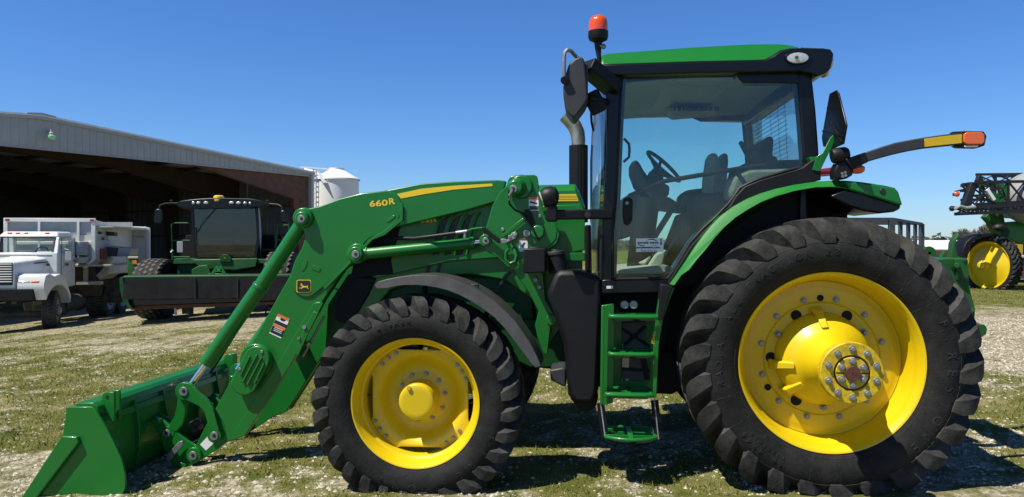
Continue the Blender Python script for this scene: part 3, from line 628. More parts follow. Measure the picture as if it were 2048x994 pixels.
# loader mast
MV = 5.655
mast = pr('loader_mast', [(1013, 372), (1016, 360), (1021, 353), (1031, 350.5), (1068, 349.5), (1074, 352), (1076, 360), (1080, 392), (1088, 430), (1100, 442), (1110, 448), (1115, 460), (1112, 478), (1102, 490), (1091, 498), (1086, 545), (1091, 600), (1108, 627), (1108, 650), (1101, 655), (1095, 709), (1087, 708), (1075, 674), (1070, 650), (1077, 622), (1056, 582), (1026, 541), (1011, 531), (995, 515), (973, 503), (966, 488), (966, 474), (975, 445), (985, 410), (1001, 383)], MV, MV+.035, 'green', bevel=.006)
m = MB(); pin(m, 1042, 374, MV, MV+.03, MV-.03, .098, .088, 36); pin(m, 1034, 376, MV, MV-.02, MV-.12, .078, .052, 32); m.build('pivot_boss', 'green', mast, .010)
pin_head(1027, 377.5, MV-.125, .028, mast)
m = MB(); pin(m, 1076, 464, MV, MV+.01, MV-.05, .052, n=30); m.build('pivot_boss', 'green', mast, .01)
pr('weld_plate', [(1113, 452), (1119, 468), (1113, 486), (1100, 497), (1092, 500), (1092, 496), (1104, 488), (1111, 474)], MV+.005, MV+.055, 'green', mast, .003)
MB().tube([rt(1027, 379, MV-.14), rt(1018, 392, MV-.13), rt(1019, 408, MV-.10), rt(1030, 420, MV-.07), rt(1046, 427, MV-.05), rt(1058, 443, MV-.05), rt(1068, 462, MV-.05), rt(1078, 482, MV-.05)], .008, 8).build('control_cable', 'black', mast)
MB().tube([rt(1026, 379, MV-.14), rt(1019, 391, MV-.13), rt(1019, 400, MV-.115)], .010, 8).build('cable_guide', 'steel', mast)
pr('cable_bracket', [(1049, 420), (1058, 418), (1064, 430), (1070, 447), (1064, 449), (1056, 434), (1048, 430)], MV-.035, MV-.005, 'black', mast, .003)
pr('spring_rod', [(1003, 470), (1030, 448), (1049, 433), (1053, 438), (1034, 454), (1006, 476)], MV-.03, MV-.012, 'green', mast, .003)
pr('latch_lever', [(1001, 480), (1006, 477), (1015, 480), (1024, 466), (1031, 463), (1035, 468), (1032, 476), (1012, 486), (1006, 487), (999, 486)], MV-.05, MV-.038, 'steel', mast, .002)
pr('lever_grip', [(964, 456), (968, 453), (1001, 480), (999, 487), (994, 485), (966, 462)], MV-.06, MV-.035, 'black', mast, .004)
m = MB()
for x, y, r_ in ((1020.5, 474, .013), (1031, 470, .011), (1006, 459, .013), (1079, 432, .014), (1054, 467, .028), (1053, 427, .014), (1071, 560, .016), (1079, 574, .016)): pin(m, x, y, MV, MV+.005, MV-.055 if y in (474, 470) else MV-.018, r_, n=12)
m.build('bolt', 'steel', mast, .002)
pr('strap_bracket', [(1066, 556), (1070, 552), (1077, 556), (1083, 574), (1080, 579), (1074, 577), (1066, 562)], MV-.012, MV+.003, 'green', mast, .003)
m = MB(); pin(m, 1103, 639, MV, MV+.01, MV-.03, .042, n=24); m.build('mount_boss', 'green', mast, .006)
MB().tube([rt(1018, 497, MV-.03), rt(1012, 505, MV-.03), rt(1012, 520, MV-.03), rt(1020, 527, MV-.03), rt(1030, 523, MV-.03), rt(1033, 512, MV-.03), rt(1029, 500, MV-.02), rt(1024, 492, MV-.0), rt(1022, 486, MV)], .013, 10).build('lifting_loop', 'green', mast)
d = pr('warning_decal', [(1057.5, 394), (1077, 394), (1077.5, 421), (1058, 421)], MV-.002, MV+.003, 'white', mast, 0)
pr('orange_band', [(1057.5, 394), (1077, 394), (1077.1, 399), (1057.6, 399)], MV-.003, MV, 'orange_label', d, 0)
pr('symbol', [(1060, 402), (1067, 404), (1074, 405), (1074, 409), (1066, 407), (1060, 406)], MV-.003, MV, 'ink', d, 0)
pr('text_band', [(1058.5, 412), (1076.8, 412), (1077, 419.5), (1058.6, 419.5)], MV-.003, MV, 'trim', d, 0)
d = pr('warning_decal', [(1037.5, 477), (1055, 477), (1055.5, 503), (1038, 503)], MV-.002, MV+.003, 'white', mast, 0)
pr('orange_band', [(1037.5, 477), (1055, 477), (1055.1, 480.5), (1037.6, 480.5)], MV-.003, MV, 'red', d, 0)
pr('symbol', [(1042, 492), (1048, 484), (1051, 486), (1046, 495)], MV-.003, MV, 'trim', d, 0)
# far side copies of arm, cylinders, linkage, mast
for o in (arm, tc_, lk, foot, lc, mast): mirror(o, skip=('model_number', 'warning_decal', 'emblem', 'white_sticker'))
MB().cyl(rt(513, 721, ARM)+Vector((0, .06, 0)), Vector(T(513, 721, ARM))+Vector((0, 2*(VC-ARM)-.06, 0)), .085, n=32).build('cross_tube', 'green', tr)
# bucket
BV0, BV1 = 5.10, 7.30
prof_b = [(135, 815), (184, 814), (188, 822), (191, 845), (194, 872), (196, 900), (196, 930), (192, 958), (180, 982), (160, 996), (130, 1001), (40, 1004)]
o_ = [T(a, b, BV0) for a, b in prof_b]; inner = []
for i, p in enumerate(o_):
    a = Vector(o_[max(0, i-1)]); b = Vector(o_[min(len(o_)-1, i+1)]); d = (b-a).normalized(); inner.append((p[0]+d.z*.014*1, p[2]-d.x*.014))
outer_poly = [(p[0], p[2]) for p in o_]
bk = MB().prism_y(outer_poly+[(x, z) for x, z in inner][::-1], BV0+.004, BV1-.004).build('bucket', 'green', tr, .003)
side = [(135, 815), (140, 813.5), (184, 813), (191, 817), (196, 824), (213, 852), (230, 885), (245, 917), (252, 948), (252.5, 975), (246, 990), (228, 1001), (180, 1002), (42, 1005), (128, 868)]
for v0, v1 in ((BV0-.012, BV0+.006), (BV1-.006, BV1+.012)):
    MB().prism_y(pz(side, BV0), v0, v1).build('side_plate', 'green', bk, .003)
edge_strip = [(131, 869.5), (161, 871), (165, 882), (78, 996), (72, 1005), (42, 1006)]
for v0 in (BV0-.045, BV1+.012): MB().prism_y(pz(edge_strip, BV0), v0, v0+.034).build('side_cutter', 'green', bk, .006)
MB().prism_y(pz([(150, 807), (184, 806), (193, 814), (196, 826), (189, 828), (184, 817), (150, 817)], BV0), BV0+.01, BV1-.01).build('top_rail', 'green', bk, .006)
MB().prism_y(pz([(189, 838), (195, 836), (198, 850), (191, 853)], BV0), BV0+.02, BV1-.02).build('stiffener_bar', 'green', bk, .003)
hookp = [(201, 808), (207, 787), (212, 784), (229, 783.5), (230, 790), (230, 842), (226, 842), (215, 820), (209, 815)]
hk = None
for vv in (5.20, 5.265, 7.08, 7.145):
    if hk is None:
        hk = MB().prism_y(pz(hookp, 5.20), vv-.010, vv+.010).build('hook_plate', 'green', bk, .003); m = MB(); 
    else:
        h2 = hk.copy(); COL.objects.link(h2); h2.location.y = vv-5.20
m = MB(); pin(m, 216, 793, 5.20, 5.186, 5.191, .012, n=14); m.build('hook_hole', 'ink', bk)
for vv in (5.55, 5.95, 6.45, 6.85):
    MB().prism_y(pz([(188, 820), (195, 826), (205, 880), (206, 930), (197, 966), (190, 958), (194, 905)], BV0), vv, vv+.02).build('rib', 'green', bk, .003)
# ---------------------------------------------------------------- hood, engine, frame
HV = 5.83; HF = 2*VC-HV
hood_poly = [(744, 470), (752, 430), (772, 405), (830, 392), (900, 383), (1000, 377), (1080, 374), (1150, 372.5), (1157, 385), (1170, 417), (1170, 500), (1100, 512), (985, 516), (900, 522), (800, 545), (752, 556)]
hp = pz(hood_poly, HV)
def hood():
    secs_ = [(HV+.02, .96), (HV, .90), (HV+.004, 1)]; m = MB(); n = len(hp); rows = []
    zc = min(p[1] for p in hp)
    for y, dz, sx in ((HV, -.035, 1.0), (HV+.03, .0, .995), (HV+.12, .025, .985), (VC, .038, .98), (HF-.12, .025, .985), (HF-.03, 0, .995), (HF, -.035, 1.0)):
        xm = hp[9][0]; rows.append([(xm+(x-xm)*sx, y, z+(dz if 2 <= i <= 9 else 0)) for i, (x, z) in enumerate(hp)])
    b = len(m.v)
    for r_ in rows: m.v += r_
    for i in range(len(rows)-1):
        for j in range(n): m.f.append((b+i*n+j, b+i*n+(j+1) % n, b+(i+1)*n+(j+1) % n, b+(i+1)*n+j))
    m.f += [tuple(range(n))[::-1], tuple(b+(len(rows)-1)*n+j for j in range(n))]
    return m.build('hood', 'green', tr, .006, angle=40)
hd = hood()
pr('grille', [(700, 556), (708, 520), (724, 490), (742, 462), (756, 425), (775, 404), (800, 420), (803, 440), (795, 478), (782, 520), (786, 548)], HV-.006, HF+.006, 'dark', hd, .006)
for i in range(3):
    x = 892+i*23.5
    pr('side_vent', [(x-6, 436+2*(2-i)-3), (x+2, 430-2*i+3), (x+13, 427-3*i+3), (x+5, 437-2*i), (x-6, 466), (x-14, 508), (x-27, 511), (x-24, 490), (x-17, 462)], HV-.004, HV+.01, 'ink', hd, .002)
for i in range(4):
    x = 880+i*23.5
    MB().tube([rt(x+9, 430-3*i+3, HV-.004), rt(x-1, 440, HV-.012), rt(x-10, 468, HV-.012), rt(x-17, 510, HV-.005)], .012, 8).build('vent_rib', 'green', hd)
pr('yellow_stripe', [(1083, 389), (1152, 388), (1157, 402), (1085, 403)], HV-.004, HV+.004, 'decal_yellow', hd, 0)
for i in range(3): pr('stripe_gap', [(1086, 392.4+3.3*i), (1152.5+i, 391.6+3.3*i), (1152.7+i, 392.2+3.3*i), (1086, 393+3.3*i)], HV-.005, HV+.002, 'green_dark', hd, 0)
pr('hood_crease', [(1085, 412), (1160, 409), (1163, 416), (1170, 420), (1170, 424), (1086, 424)], HV-.012, HV+.004, 'green', hd, .005)
label_text('model_number', '6150R', 846, 437, HV-.004, 17, 'decal_yellow', hd, R(3), wpx=52, bold=1.2)
pr('lower_panel', [(1090, 506), (1170, 505), (1170, 522), (1092, 522)], HV-.02, HV+.02, 'green', bevel=.005)
pr('side_skirt', [(690, 640), (716, 588), (752, 542), (800, 528), (900, 506), (985, 500), (1060, 500), (1165, 500), (1165, 600), (1090, 700), (1066, 600), (1010, 560), (940, 548), (860, 552), (780, 580), (730, 640)], HV+.04, HV+.08, 'green', bevel=.01)
pr('front_support', [(655, 610), (696, 548), (790, 545), (1060, 560), (1075, 700), (960, 690), (760, 690), (650, 700)], VC-.26, VC-.20, 'green_dark', bevel=.01)
pr('radiator_guard', [(672, 600), (700, 552), (752, 556), (735, 592), (700, 650), (668, 640)], HV+.02, HV+.06, 'dark', bevel=.01)
for k_, (a, b) in enumerate((((985, 588), (1030, 530)), ((870, 556), (880, 528)), ((850, 556), (858, 532)))):
    MB().bar(rt(*a, HV+.035), rt(*b, HV+.035), .02).build('panel_seam', 'ink', tr)
pr('engine_block', [(720, 590), (800, 552), (1000, 530), (1215, 560), (1345, 590), (1345, 752), (1240, 760), (1130, 742), (1060, 735), (980, 706), (900, 690), (735, 690)], VC-.25, VC+.25, 'dark', bevel=.03)
pr('frame_rail', [(700, 640), (1085, 640), (1200, 690), (1200, 735), (1060, 735), (990, 700), (705, 690)], VC-.32, VC-.25, 'green_dark', bevel=.01)
for p, rr_, nm, c_ in ((cF, .10, 'front_axle', 'green_dark'), (cR, .14, 'rear_axle', 'green_dark')):
    MB().cyl((p[0], vR+.26, p[2]), (p[0], 2*VC-vR-.26, p[2]), rr_, n=28).build(nm, c_, tr, .01)
pr('wheel_motor', [(805, 760), (860, 760), (880, 800), (860, 850), (805, 850), (790, 800)], vR+.28, vR+.46, 'dark', bevel=.02)
# front fenders
fen_o = [(748, 570), (756, 563), (773, 558), (800, 553), (828, 550), (852, 549), (874, 551), (898, 556), (920, 563), (943, 572), (965, 584), (990, 602), (1011, 621), (1031, 642), (1047, 664), (1060, 684), (1070, 703), (1079, 722), (1083, 733)]
fen_i = [(754, 577), (764, 577.5), (774, 577), (790, 573.5), (806, 571), (830, 570.5), (851, 572), (875, 576), (897, 582), (920, 591), (942, 603), (967, 619), (988, 635), (1008, 656), (1025, 678), (1039, 697), (1052, 714), (1063, 729), (1072, 736)]
def fender(name, fo, fi, v0, v1, mat, lip=.02, bev=.006, slant=.0):
    m = MB(); po, pi_ = pz(fo, v0+slant), pz(fi, v0)
    for a, b, c, d in zip(po, po[1:], pi_, pi_[1:]):
        pass
    n_ = len(po); m.hexa([(x, v0+slant, z) for x, z in po]+[(x, v0, z) for x, z in pi_[::-1]], [(x, v0+slant+lip, z) for x, z in po]+[(x, v0+lip, z) for x, z in pi_[::-1]])
    th = .014; rows = [[(x, v0+slant+lip-.004, z) for x, z in po], [(x, v1, z) for x, z in po]]
    ctr = Vector((sum(p[0] for p in pi_)/len(pi_), 0, min(p[1] for p in pi_)-.1))
    inn = [[(x+(ctr.x-x)*.02, y, z+(ctr.z-z)*.02) for x, y, z in r_] for r_ in rows]
    n = len(po); b = len(m.v); m.v += rows[0]+rows[1]+inn[1]+inn[0]
    for k_ in range(4):
        for j in range(n-1):
            q = (k_+1) % 4; m.f.append((b+k_*n+j, b+k_*n+j+1, b+q*n+j+1, b+q*n+j))
    m.f += [(b, b+n, b+2*n, b+3*n), tuple(b+k_*n+n-1 for k_ in range(4))[::-1]]
    return m.build(name, mat, tr, bev, angle=45)
ff = fender('front_fender', fen_o, fen_i, 5.07, 5.46, 'fender_plastic', slant=.045)
MB().box(rt(942, 568, 5.2), Vector(rt(957, 576, 5.2))+Vector((0, .03, 0))).build('fender_clip', 'ink', ff, .004)
MB().tube([rt(850, 560, 5.4), rt(850, 640, 5.44), rt(840, 700, 5.5)], .02, 10).tube([rt(980, 620, 5.4), rt(930, 680, 5.44), rt(850, 720, 5.5)], .02, 10).build('fender_bracket', 'dark', ff)
mirror(ff)
# ---------------------------------------------------------------- cab
CV = 5.35; CVF = 2*VC-CV
cab = pr('cab_pillar', [(1209, 150), (1247, 150), (1239, 250), (1231, 400), (1225, 470), (1225, 575), (1204, 575), (1203, 480), (1208, 400), (1213, 300), (1213, 215)], CV-.012, CV+.10, 'gloss', bevel=.010)
cp = pr('cab_pillar', [(1594, 140), (1623, 142), (1632, 220), (1640, 330), (1625, 338), (1608, 338), (1606, 300), (1600, 220)], CV-.012, CV+.10, 'gloss', bevel=.012)
tp_ = pr('door_header', [(1209, 122), (1625, 134), (1625, 166), (1596, 166.5), (1487, 165), (1478, 158), (1471, 147.5), (1400, 148), (1246, 152), (1209, 152)], CV-.010, CV+.10, 'gloss', bevel=.008)
sill = pr('cab_sill', [(1204, 560), (1226, 558), (1232, 561), (1336, 558), (1346, 562), (1346, 585), (1204, 587)], CV-.016, CV+.12, 'gloss', bevel=.008)
arc_g = [(1336, 557), (1348, 541), (1380, 487), (1405, 459), (1431, 435), (1458, 407), (1480, 376), (1500, 366), (1524, 356), (1560, 346), (1588, 338), (1608, 335)]
MB().tube([rt(x, y, CV-.006) for x, y in arc_g], .013, 10).tube([rt(x, y, CV-.006) for x, y in [(1243, 152), (1238, 250), (1231, 400), (1225, 470), (1225, 553), (1229, 558), (1336, 557)]], .011, 10).build('door_seal', 'black', tr)
shield = pr('fender_shield', [(1337, 569), (1372, 520), (1403, 473), (1442, 430), (1494, 397), (1552, 377), (1631, 363), (1642, 360), (1642, 330), (1638, 321), (1628, 319), (1618, 325), (1606, 335), (1588, 341), (1560, 349), (1524, 359), (1490, 373), (1472, 392), (1461, 411), (1434, 438), (1408, 463), (1383, 491), (1351, 542), (1340, 560)], CV-.10, CV+.09, 'black', bevel=.012)
dglass = [(1243, 152), (1471, 148), (1478, 158), (1487, 165), (1594, 166), (1600, 220), (1608, 335), (1588, 338), (1560, 346), (1524, 356), (1500, 366), (1480, 376), (1458, 407), (1431, 435), (1405, 459), (1380, 487), (1348, 541), (1336, 557), (1229, 559), (1225, 553), (1225, 470), (1231, 400), (1238, 250)]
dg = pr('door_glass', dglass, CV, CV+.006, 'glass', bevel=0)
frit = MB().prism_y(pz([(1243, 152), (1252, 152), (1247, 250), (1241, 400), (1236, 470), (1233, 553), (1225, 553), (1225, 470), (1231, 400), (1238, 250)], CV), CV+.007, CV+.010)
frit.prism_y(pz([(1586, 166), (1594, 166), (1600, 220), (1608, 335), (1600, 336), (1592, 230)], CV), CV+.007, CV+.010); frit.build('glass_border', 'gloss', dg)
for o in (cab, cp, tp_, sill, shield, dg): mirror(o)
hdl = pr('door_handle', [(1247, 397), (1258, 393), (1266, 400), (1265, 440), (1257, 451), (1249, 448), (1246, 430)], CV-.055, CV-.012, 'black', dg, .008)
m = MB(); pin(m, 1254, 406, CV-.055, CV-.05, CV-.06, .012, n=16); m.build('lock', 'steel', hdl)
MB().tube([rt(1248, 277, CV+.03), rt(1258, 288, CV+.03), rt(1259, 300, CV+.03), rt(1258, 314, CV+.03), rt(1247, 324, CV+.03)], .010, 8).build('pull_handle', 'black', dg)
MB().tube([rt(1258, 392, CV+.06), rt(1330, 362, CV+.07), rt(1480, 337, CV+.07), rt(1530, 331, CV+.05)], .017, 10).tube([rt(1470, 339, CV+.07), rt(1496, 376, CV+.05)], .016, 10).build('door_bar', 'dark', dg)
# auction notice on the door glass
nt_ = pr('sale_notice', [(1272, 477), (1327, 476), (1327, 503.5), (1272, 504)], CV-.003, CV-.0015, 'white', dg, 0)
label_text('notice_text', 'purple wave', 1296, 486, CV-.0032, 6.2, 'ink', nt_, wpx=40, bold=.5)
label_text('notice_text', 'auction', 1309, 490.5, CV-.0032, 2.2, 'ink', nt_, wpx=11)
label_text('notice_text', 'purplewave.com', 1296, 495.5, CV-.0032, 5.6, 'ink', nt_, wpx=46, bold=.5)
label_text('notice_text', 'Straight. Simple. Sold.', 1298, 501.8, CV-.0032, 2.6, 'ink', nt_, wpx=32, bold=.2)
label_text('notice_text', 'BB2173', 1322, 484, CV-.0032, 3.2, 'ink', nt_, R(90), wpx=12, bold=.4)
MB().tube([rt(1293, 481, CV-.0035), rt(1299, 478.7, CV-.0035), rt(1306, 478.6, CV-.0035), rt(1312, 481, CV-.0035), rt(1314, 484, CV-.0035)], [.0005, .003, .004, .003, .0005], 6).tube([rt(1277, 486, CV-.0035), rt(1278, 489.5, CV-.0035), rt(1283, 491.2, CV-.0035), rt(1290, 490.6, CV-.0035)], [.0005, .003, .003, .0005], 6).build('swoosh', 'ink', nt_)
pr('sill_label', [(1213, 572), (1226, 571.5), (1226, 577), (1213, 577.5)], CV-.018, CV-.015, 'white', sill, 0)
# windscreen, rear window
rows = []
for y in (150, 215, 300, 400, 480, 560):
    row = []
    for i in range(13):
        f = i/12; v = CV+.06+f*(CVF-CV-.12); u, _, z = T(1211 if y < 260 else 1207, y, CV+.06); row.append((u-.09*(1-(2*f-1)**2)**.8*(.75 if y < 200 else 1), v, z))
    rows.append(row)
MB().sheet(rows, .006, (1, 0, 0)).build('windscreen', 'clear', tr)
uA = T(1604, 250, CV+.08)[0]; zt = T(1600, 178, CV)[2]; zb = T(1600, 345, CV)[2]
rg = MB().hexa([(uA, CV+.10, zb), (uA, CVF-.10, zb), (uA+.006, CVF-.10, zb), (uA+.006, CV+.10, zb)], [(uA-.04, CV+.10, zt), (uA-.04, CVF-.10, zt), (uA-.034, CVF-.10, zt), (uA-.034, CV+.10, zt)]).build('rear_window', 'clear', tr)
m = MB()
for i in range(15):
    z = zb+.12+i*.034; x = uA-.04*(z-zb)/(zt-zb)-.004; m.bar((x, CV+.35, z), (x, CVF-.3, z), .0025)
for y in (CV+.42, CV+.62, VC, CVF-.4): m.bar((uA-.008, y, zb+.1), (uA-.034, y, zb+.6), .0025)
m.build('defroster_line', 'dark', rg)
MB().box((uA-.08, CV+.06, zt), (uA+.02, CVF-.06, zt+.14)).box((uA-.02, CV+.06, zb-.5), (uA+.03, CVF-.06, zb+.0)).build('rear_frame', 'gloss', tr, .01)
# roof
RV = 5.28; RVF = 2*VC-RV
roof_top = [(1203, 112), (1215, 109.5), (1239, 108), (1382, 99), (1503, 93.5), (1560, 93), (1584, 95), (1600, 98), (1563, 101.5), (1547, 112), (1531, 120), (1500, 121), (1382, 123.5), (1241, 128), (1201, 129)]
def slab(name, poly, v0, v1, crown, mat, inset=.10, bev=.01, slant=0.0):
    ya, yb = min(q[1] for q in poly), max(q[1] for q in poly); fv = [slant*min(1, ((yb-q[1])/(yb-ya)))**1.3 for q in poly]
    P = [(T(q[0], q[1], v0+f)[0], T(q[0], q[1], v0+f)[2]) for q, f in zip(poly, fv)]; m = MB(); n = len(P); zmin = min(p[1] for p in P); zmax = max(p[1] for p in P); cu = sum(p[0] for p in P)/n; rows = []
    fr_ = [0, .02, .08, .2, .5, .8, .92, .98, 1]; vs_ = [v0+(v1-v0)*f for f in fr_]; k = [0, .5, .85, 1, 1.1, 1, .85, .5, 0]; s_ = [1-inset*.08, 1-inset*.03, 1, 1, 1, 1, 1, 1-inset*.03, 1-inset*.08]
    for v, kk, ss in zip(vs_, k, s_): rows.append([(cu+(x-cu)*ss, v+f*(1-2*(v-v0)/(v1-v0)), z+crown*kk*((z-zmin)/(zmax-zmin))**1) for (x, z), f in zip(P, fv)])
    for r_ in rows: m.v += r_
    for i in range(len(rows)-1):
        for j in range(n): m.f.append((i*n+j, i*n+(j+1) % n, (i+1)*n+(j+1) % n, (i+1)*n+j))
    m.f += [tuple(range(n))[::-1], tuple((len(rows)-1)*n+j for j in range(n))]
    return m.build(name, mat, tr, bev, angle=50)
rf = slab('cab_roof', roof_top, RV, RVF, .05, 'green', slant=.16)
slab('roof_underside', [(1198, 129), (1241, 128.2), (1382, 123.7), (1500, 121.2), (1531, 120.2), (1547, 112.2), (1563, 101.7), (1584, 98), (1610, 97.5), (1650, 98), (1664, 101), (1669, 108), (1667, 122), (1662, 138), (1654, 146), (1636, 152), (1622, 146), (1600, 142), (1400, 146), (1250, 150), (1212, 150), (1201, 140)], RV-.004, RVF+.004, .03, 'gloss')
pr('roof_panel', [(1602, 94.5), (1656, 97), (1664, 100), (1610, 98)], RV+.04, RVF-.04, 'green', rf, .004)
def oval_light(px, py, v, rx, rz, depth, par, mat='lamp', tilt=0):
    c = rt(px, py, v); k = scale_at(px, v); pts = [(rx*k*math.cos(t), rz*k*math.sin(t)) for t in np.linspace(0, 2*math.pi, 33)[:-1]]
    m = MB(); rows = []
    for f, d in ((1.0, .02), (1.0, -.002), (.93, -depth*.7), (.6, -depth), (.05, -depth*1.05)): rows.append([(c.x+x*f, v+d, c.z+z*f) for x, z in pts])
    b = 0
    for r_ in rows: m.v += r_
    n = len(pts)
    for i in range(len(rows)-1):
        for j in range(n): m.f.append((i*n+j, i*n+(j+1) % n, (i+1)*n+(j+1) % n, (i+1)*n+j))
    m.f.append(tuple((len(rows)-1)*n+j for j in range(n))); o = m.build('roof_light', mat, par)
    m2 = MB().tube([(c.x+x*1.06, v-.004, c.z+z*1.06) for x, z in pts+[pts[0]]], .007, 6).build('lamp_rim', 'gloss', o)
    m3 = MB().cyl((c.x-.01, v-depth-.004, c.z), (c.x-.01, v-depth-.008, c.z), .012, n=12).build('bulb_cap', 'trim', o)
    return o
mirror(oval_light(1595, 116, RV-.006, 22, 11.5, .012, tr))
c = rt(1657, 125, RV+.10); m = MB().ball((c.x+.005, RV+.11, c.z), .05, 20, (.55, 1.2, 1.05)); mirror(m.build('roof_light', 'lamp', tr))
c = rt(1650, 144, RV+.14); MB().ball((c.x, RV+.16, c.z), .045, 16, (.8, 1.2, .8)).build('work_light', 'lamp', tr)
c = rt(1205, 137, RV+.02); MB().ball((c.x, RV+.03, c.z), .035, 16, (.6, 1, 1.3)).build('roof_light', 'lamp', tr)
# headliner and interior
zc = T(1400, 156, CV)[2]; u0_, u1_ = T(1225, 160, CV)[0], T(1600, 160, CV)[0]
MB().sheet([[(u0_+(u1_-u0_)*i/8, CV+.09+(CVF-CV-.18)*j/8, zc+.0-.055*math.sin(math.pi*j/8)*0+.03*math.sin(math.pi*i/8)-.12*max(0, (abs(j/8-.5)-.3))*1.2) for j in range(9)] for i in range(9)], .02, (0, 0, 1)).build('headliner', 'beige', tr)
MB().box((u0_, CVF-.20, T(1400, 230, CVF-.2)[2]), (u1_-.1, CVF-.08, zc+.02)).build('headliner_edge', 'beige', tr, .03)
pr('overhead_panel', [(1338, 222), (1342, 212), (1372, 192), (1436, 187), (1444, 196), (1438, 222), (1425, 224), (1350, 230)], VC+.42, VC+.70, 'beige', bevel=.015)
pr('radio', [(1374, 190.5), (1419, 190.5), (1419, 206), (1374, 207)], VC+.415, VC+.43, 'ink', bevel=.004)
pr('radio', [(1422, 192), (1437, 192), (1440, 204), (1424, 204)], VC+.415, VC+.43, 'ink', bevel=.004)
for a, b in ((1347, 1352), (1355, 1362), (1365, 1370), (1372, 1396), (1398, 1416), (1419, 1424), (1429, 1438)): pr('switch', [(a, 209), (b, 208.5), (b, 221), (a, 222)], VC+.415, VC+.43, 'ink', bevel=.003)
pr('sun_visor', [(1386, 236), (1500, 228), (1500, 238), (1402, 243)], CVF-.22, CVF-.20, 'dark', bevel=.004)
far_post = pr('interior_pillar', [(1493, 214), (1505, 206), (1524, 212), (1526, 300), (1522, 330), (1500, 330), (1496, 250)], CVF-.16, CVF-.06, 'trim', bevel=.02)
pr('cab_floor', [(1215, 548), (1340, 548), (1340, 580), (1215, 580)], CV+.12, CVF-.10, 'dark', bevel=.01)
pr('floor_mat', [(1230, 540), (1320, 532), (1330, 550), (1230, 552)], CV+.18, CVF-.3, 'beige', bevel=.01)
pr('cream_side_panel', [(1288, 548), (1296, 530), (1312, 506), (1334, 498), (1326, 528), (1342, 533), (1342, 549)], VC-.45, VC-.40, 'beige', bevel=.02)
for a, b, c_, d in ((1278, 528, 1296, 505), (1300, 530, 1318, 505)): MB().bar(rt(a, b, VC-.2), rt(c_, d, VC-.1), .12, .03).build('pedal', 'beige', tr, .01)
pr('inner_fender', [(1462, 340), (1500, 322), (1610, 318), (1610, 575), (1326, 575), (1318, 520), (1352, 430), (1440, 412)], CVF-.24, CVF-.16, 'dark', bevel=.02)
pr('inner_fender', [(1500, 372), (1530, 360), (1606, 342), (1606, 570), (1346, 570), (1352, 550), (1384, 494), (1434, 442), (1464, 412), (1480, 386)], CV+.10, CV+.16, 'dark', bevel=.01)
pr('console', [(1357, 395), (1372, 380), (1440, 372), (1452, 420), (1392, 420), (1362, 408)], VC+.25, VC+.5, 'dark', bevel=.03)
pr('side_cover', [(1470, 352), (1500, 338), (1590, 335), (1592, 350), (1520, 362), (1482, 390), (1462, 400), (1460, 380)], CV+.14, CV+.42, 'seat', bevel=.03)
seat = pr('seat', [(1395, 402), (1470, 392), (1492, 400), (1490, 432), (1400, 436)], VC-.25, VC+.25, 'dark', bevel=.04)
pr('backrest', [(1478, 405), (1505, 345), (1530, 278), (1540, 270), (1549, 276), (1545, 320), (1530, 400), (1510, 420)], VC-.22, VC+.22, 'dark', seat, .03)
pr('lumbar_knob', [(1536, 318), (1546, 310), (1556, 314), (1557, 328), (1548, 336), (1538, 334)], VC-.2, VC-.05, 'dark', seat, .02)
pr('belt_guide', [(1478, 284), (1484, 280), (1502, 304), (1512, 316), (1500, 326)], VC+.0, VC+.05, 'ink', seat, .01)
pr('armrest', [(1406, 392), (1409, 350), (1414, 318), (1420, 307), (1429, 305), (1436, 309), (1438, 322), (1428, 392)], VC-.28, VC-.17, 'seat', seat, .018)
pr('armrest', [(1428, 392), (1437, 330), (1441, 310), (1449, 305), (1456, 308), (1457, 322), (1452, 392)], VC+.15, VC+.26, 'seat', seat, .018)
sw_ = rt(1327, 333, VC-.1); ax = (rt(1356, 359, VC-.1)-rt(1298, 306, VC-.1)).normalized(); rw_ = .185
stw = MB().tube([sw_+ax*rw_*.92*math.cos(t)+Vector((0, 1, 0))*rw_*math.sin(t) for t in np.linspace(0, 2*math.pi, 33)], .015, 10)
nrm = ax.cross(Vector((0, 1, 0))); nrm = nrm if nrm.z < 0 else -nrm
for t in (.4, 2.4, 4.4): stw.tube([sw_+nrm*.07, sw_+ax*rw_*.9*math.cos(t)+Vector((0, rw_*math.sin(t), 0))], .012, 8)
stw.cyl(sw_+nrm*.03, sw_+nrm*.12, .05, n=20).build('steering_wheel', 'black', tr)
MB().tube([sw_+nrm*.08, rt(1300, 385, VC-.1), rt(1285, 470, VC-.1), rt(1280, 540, VC-.1)], [.06, .09, .10, .11], 16).build('steering_column', 'dark', tr)
pr('instrument_panel', [(1262, 325), (1270, 319), (1278, 323), (1287, 340), (1298, 355), (1320, 362), (1340, 372), (1338, 392), (1300, 400), (1272, 372), (1262, 345)], VC-.2, VC+.12, 'dark', bevel=.02)
pr('dash', [(1240, 400), (1262, 385), (1300, 382), (1340, 395), (1368, 412), (1395, 412), (1400, 425), (1345, 418), (1320, 415), (1292, 430), (1270, 470), (1240, 480)], VC-.1, VC+.5, 'dark', bevel=.02)
MB().bar(rt(1352, 405, CVF-.2), rt(1300, 488, CVF-.2), .05).build('grab_bar', 'dark', tr)
MB().tube([rt(1278, 470, CVF-.1), rt(1279, 430, CVF-.1), rt(1285, 422, CVF-.1), rt(1288, 440, CVF-.1), rt(1292, 485, CVF-.1)], .008, 6).build('mirror_bracket', 'dark', tr)
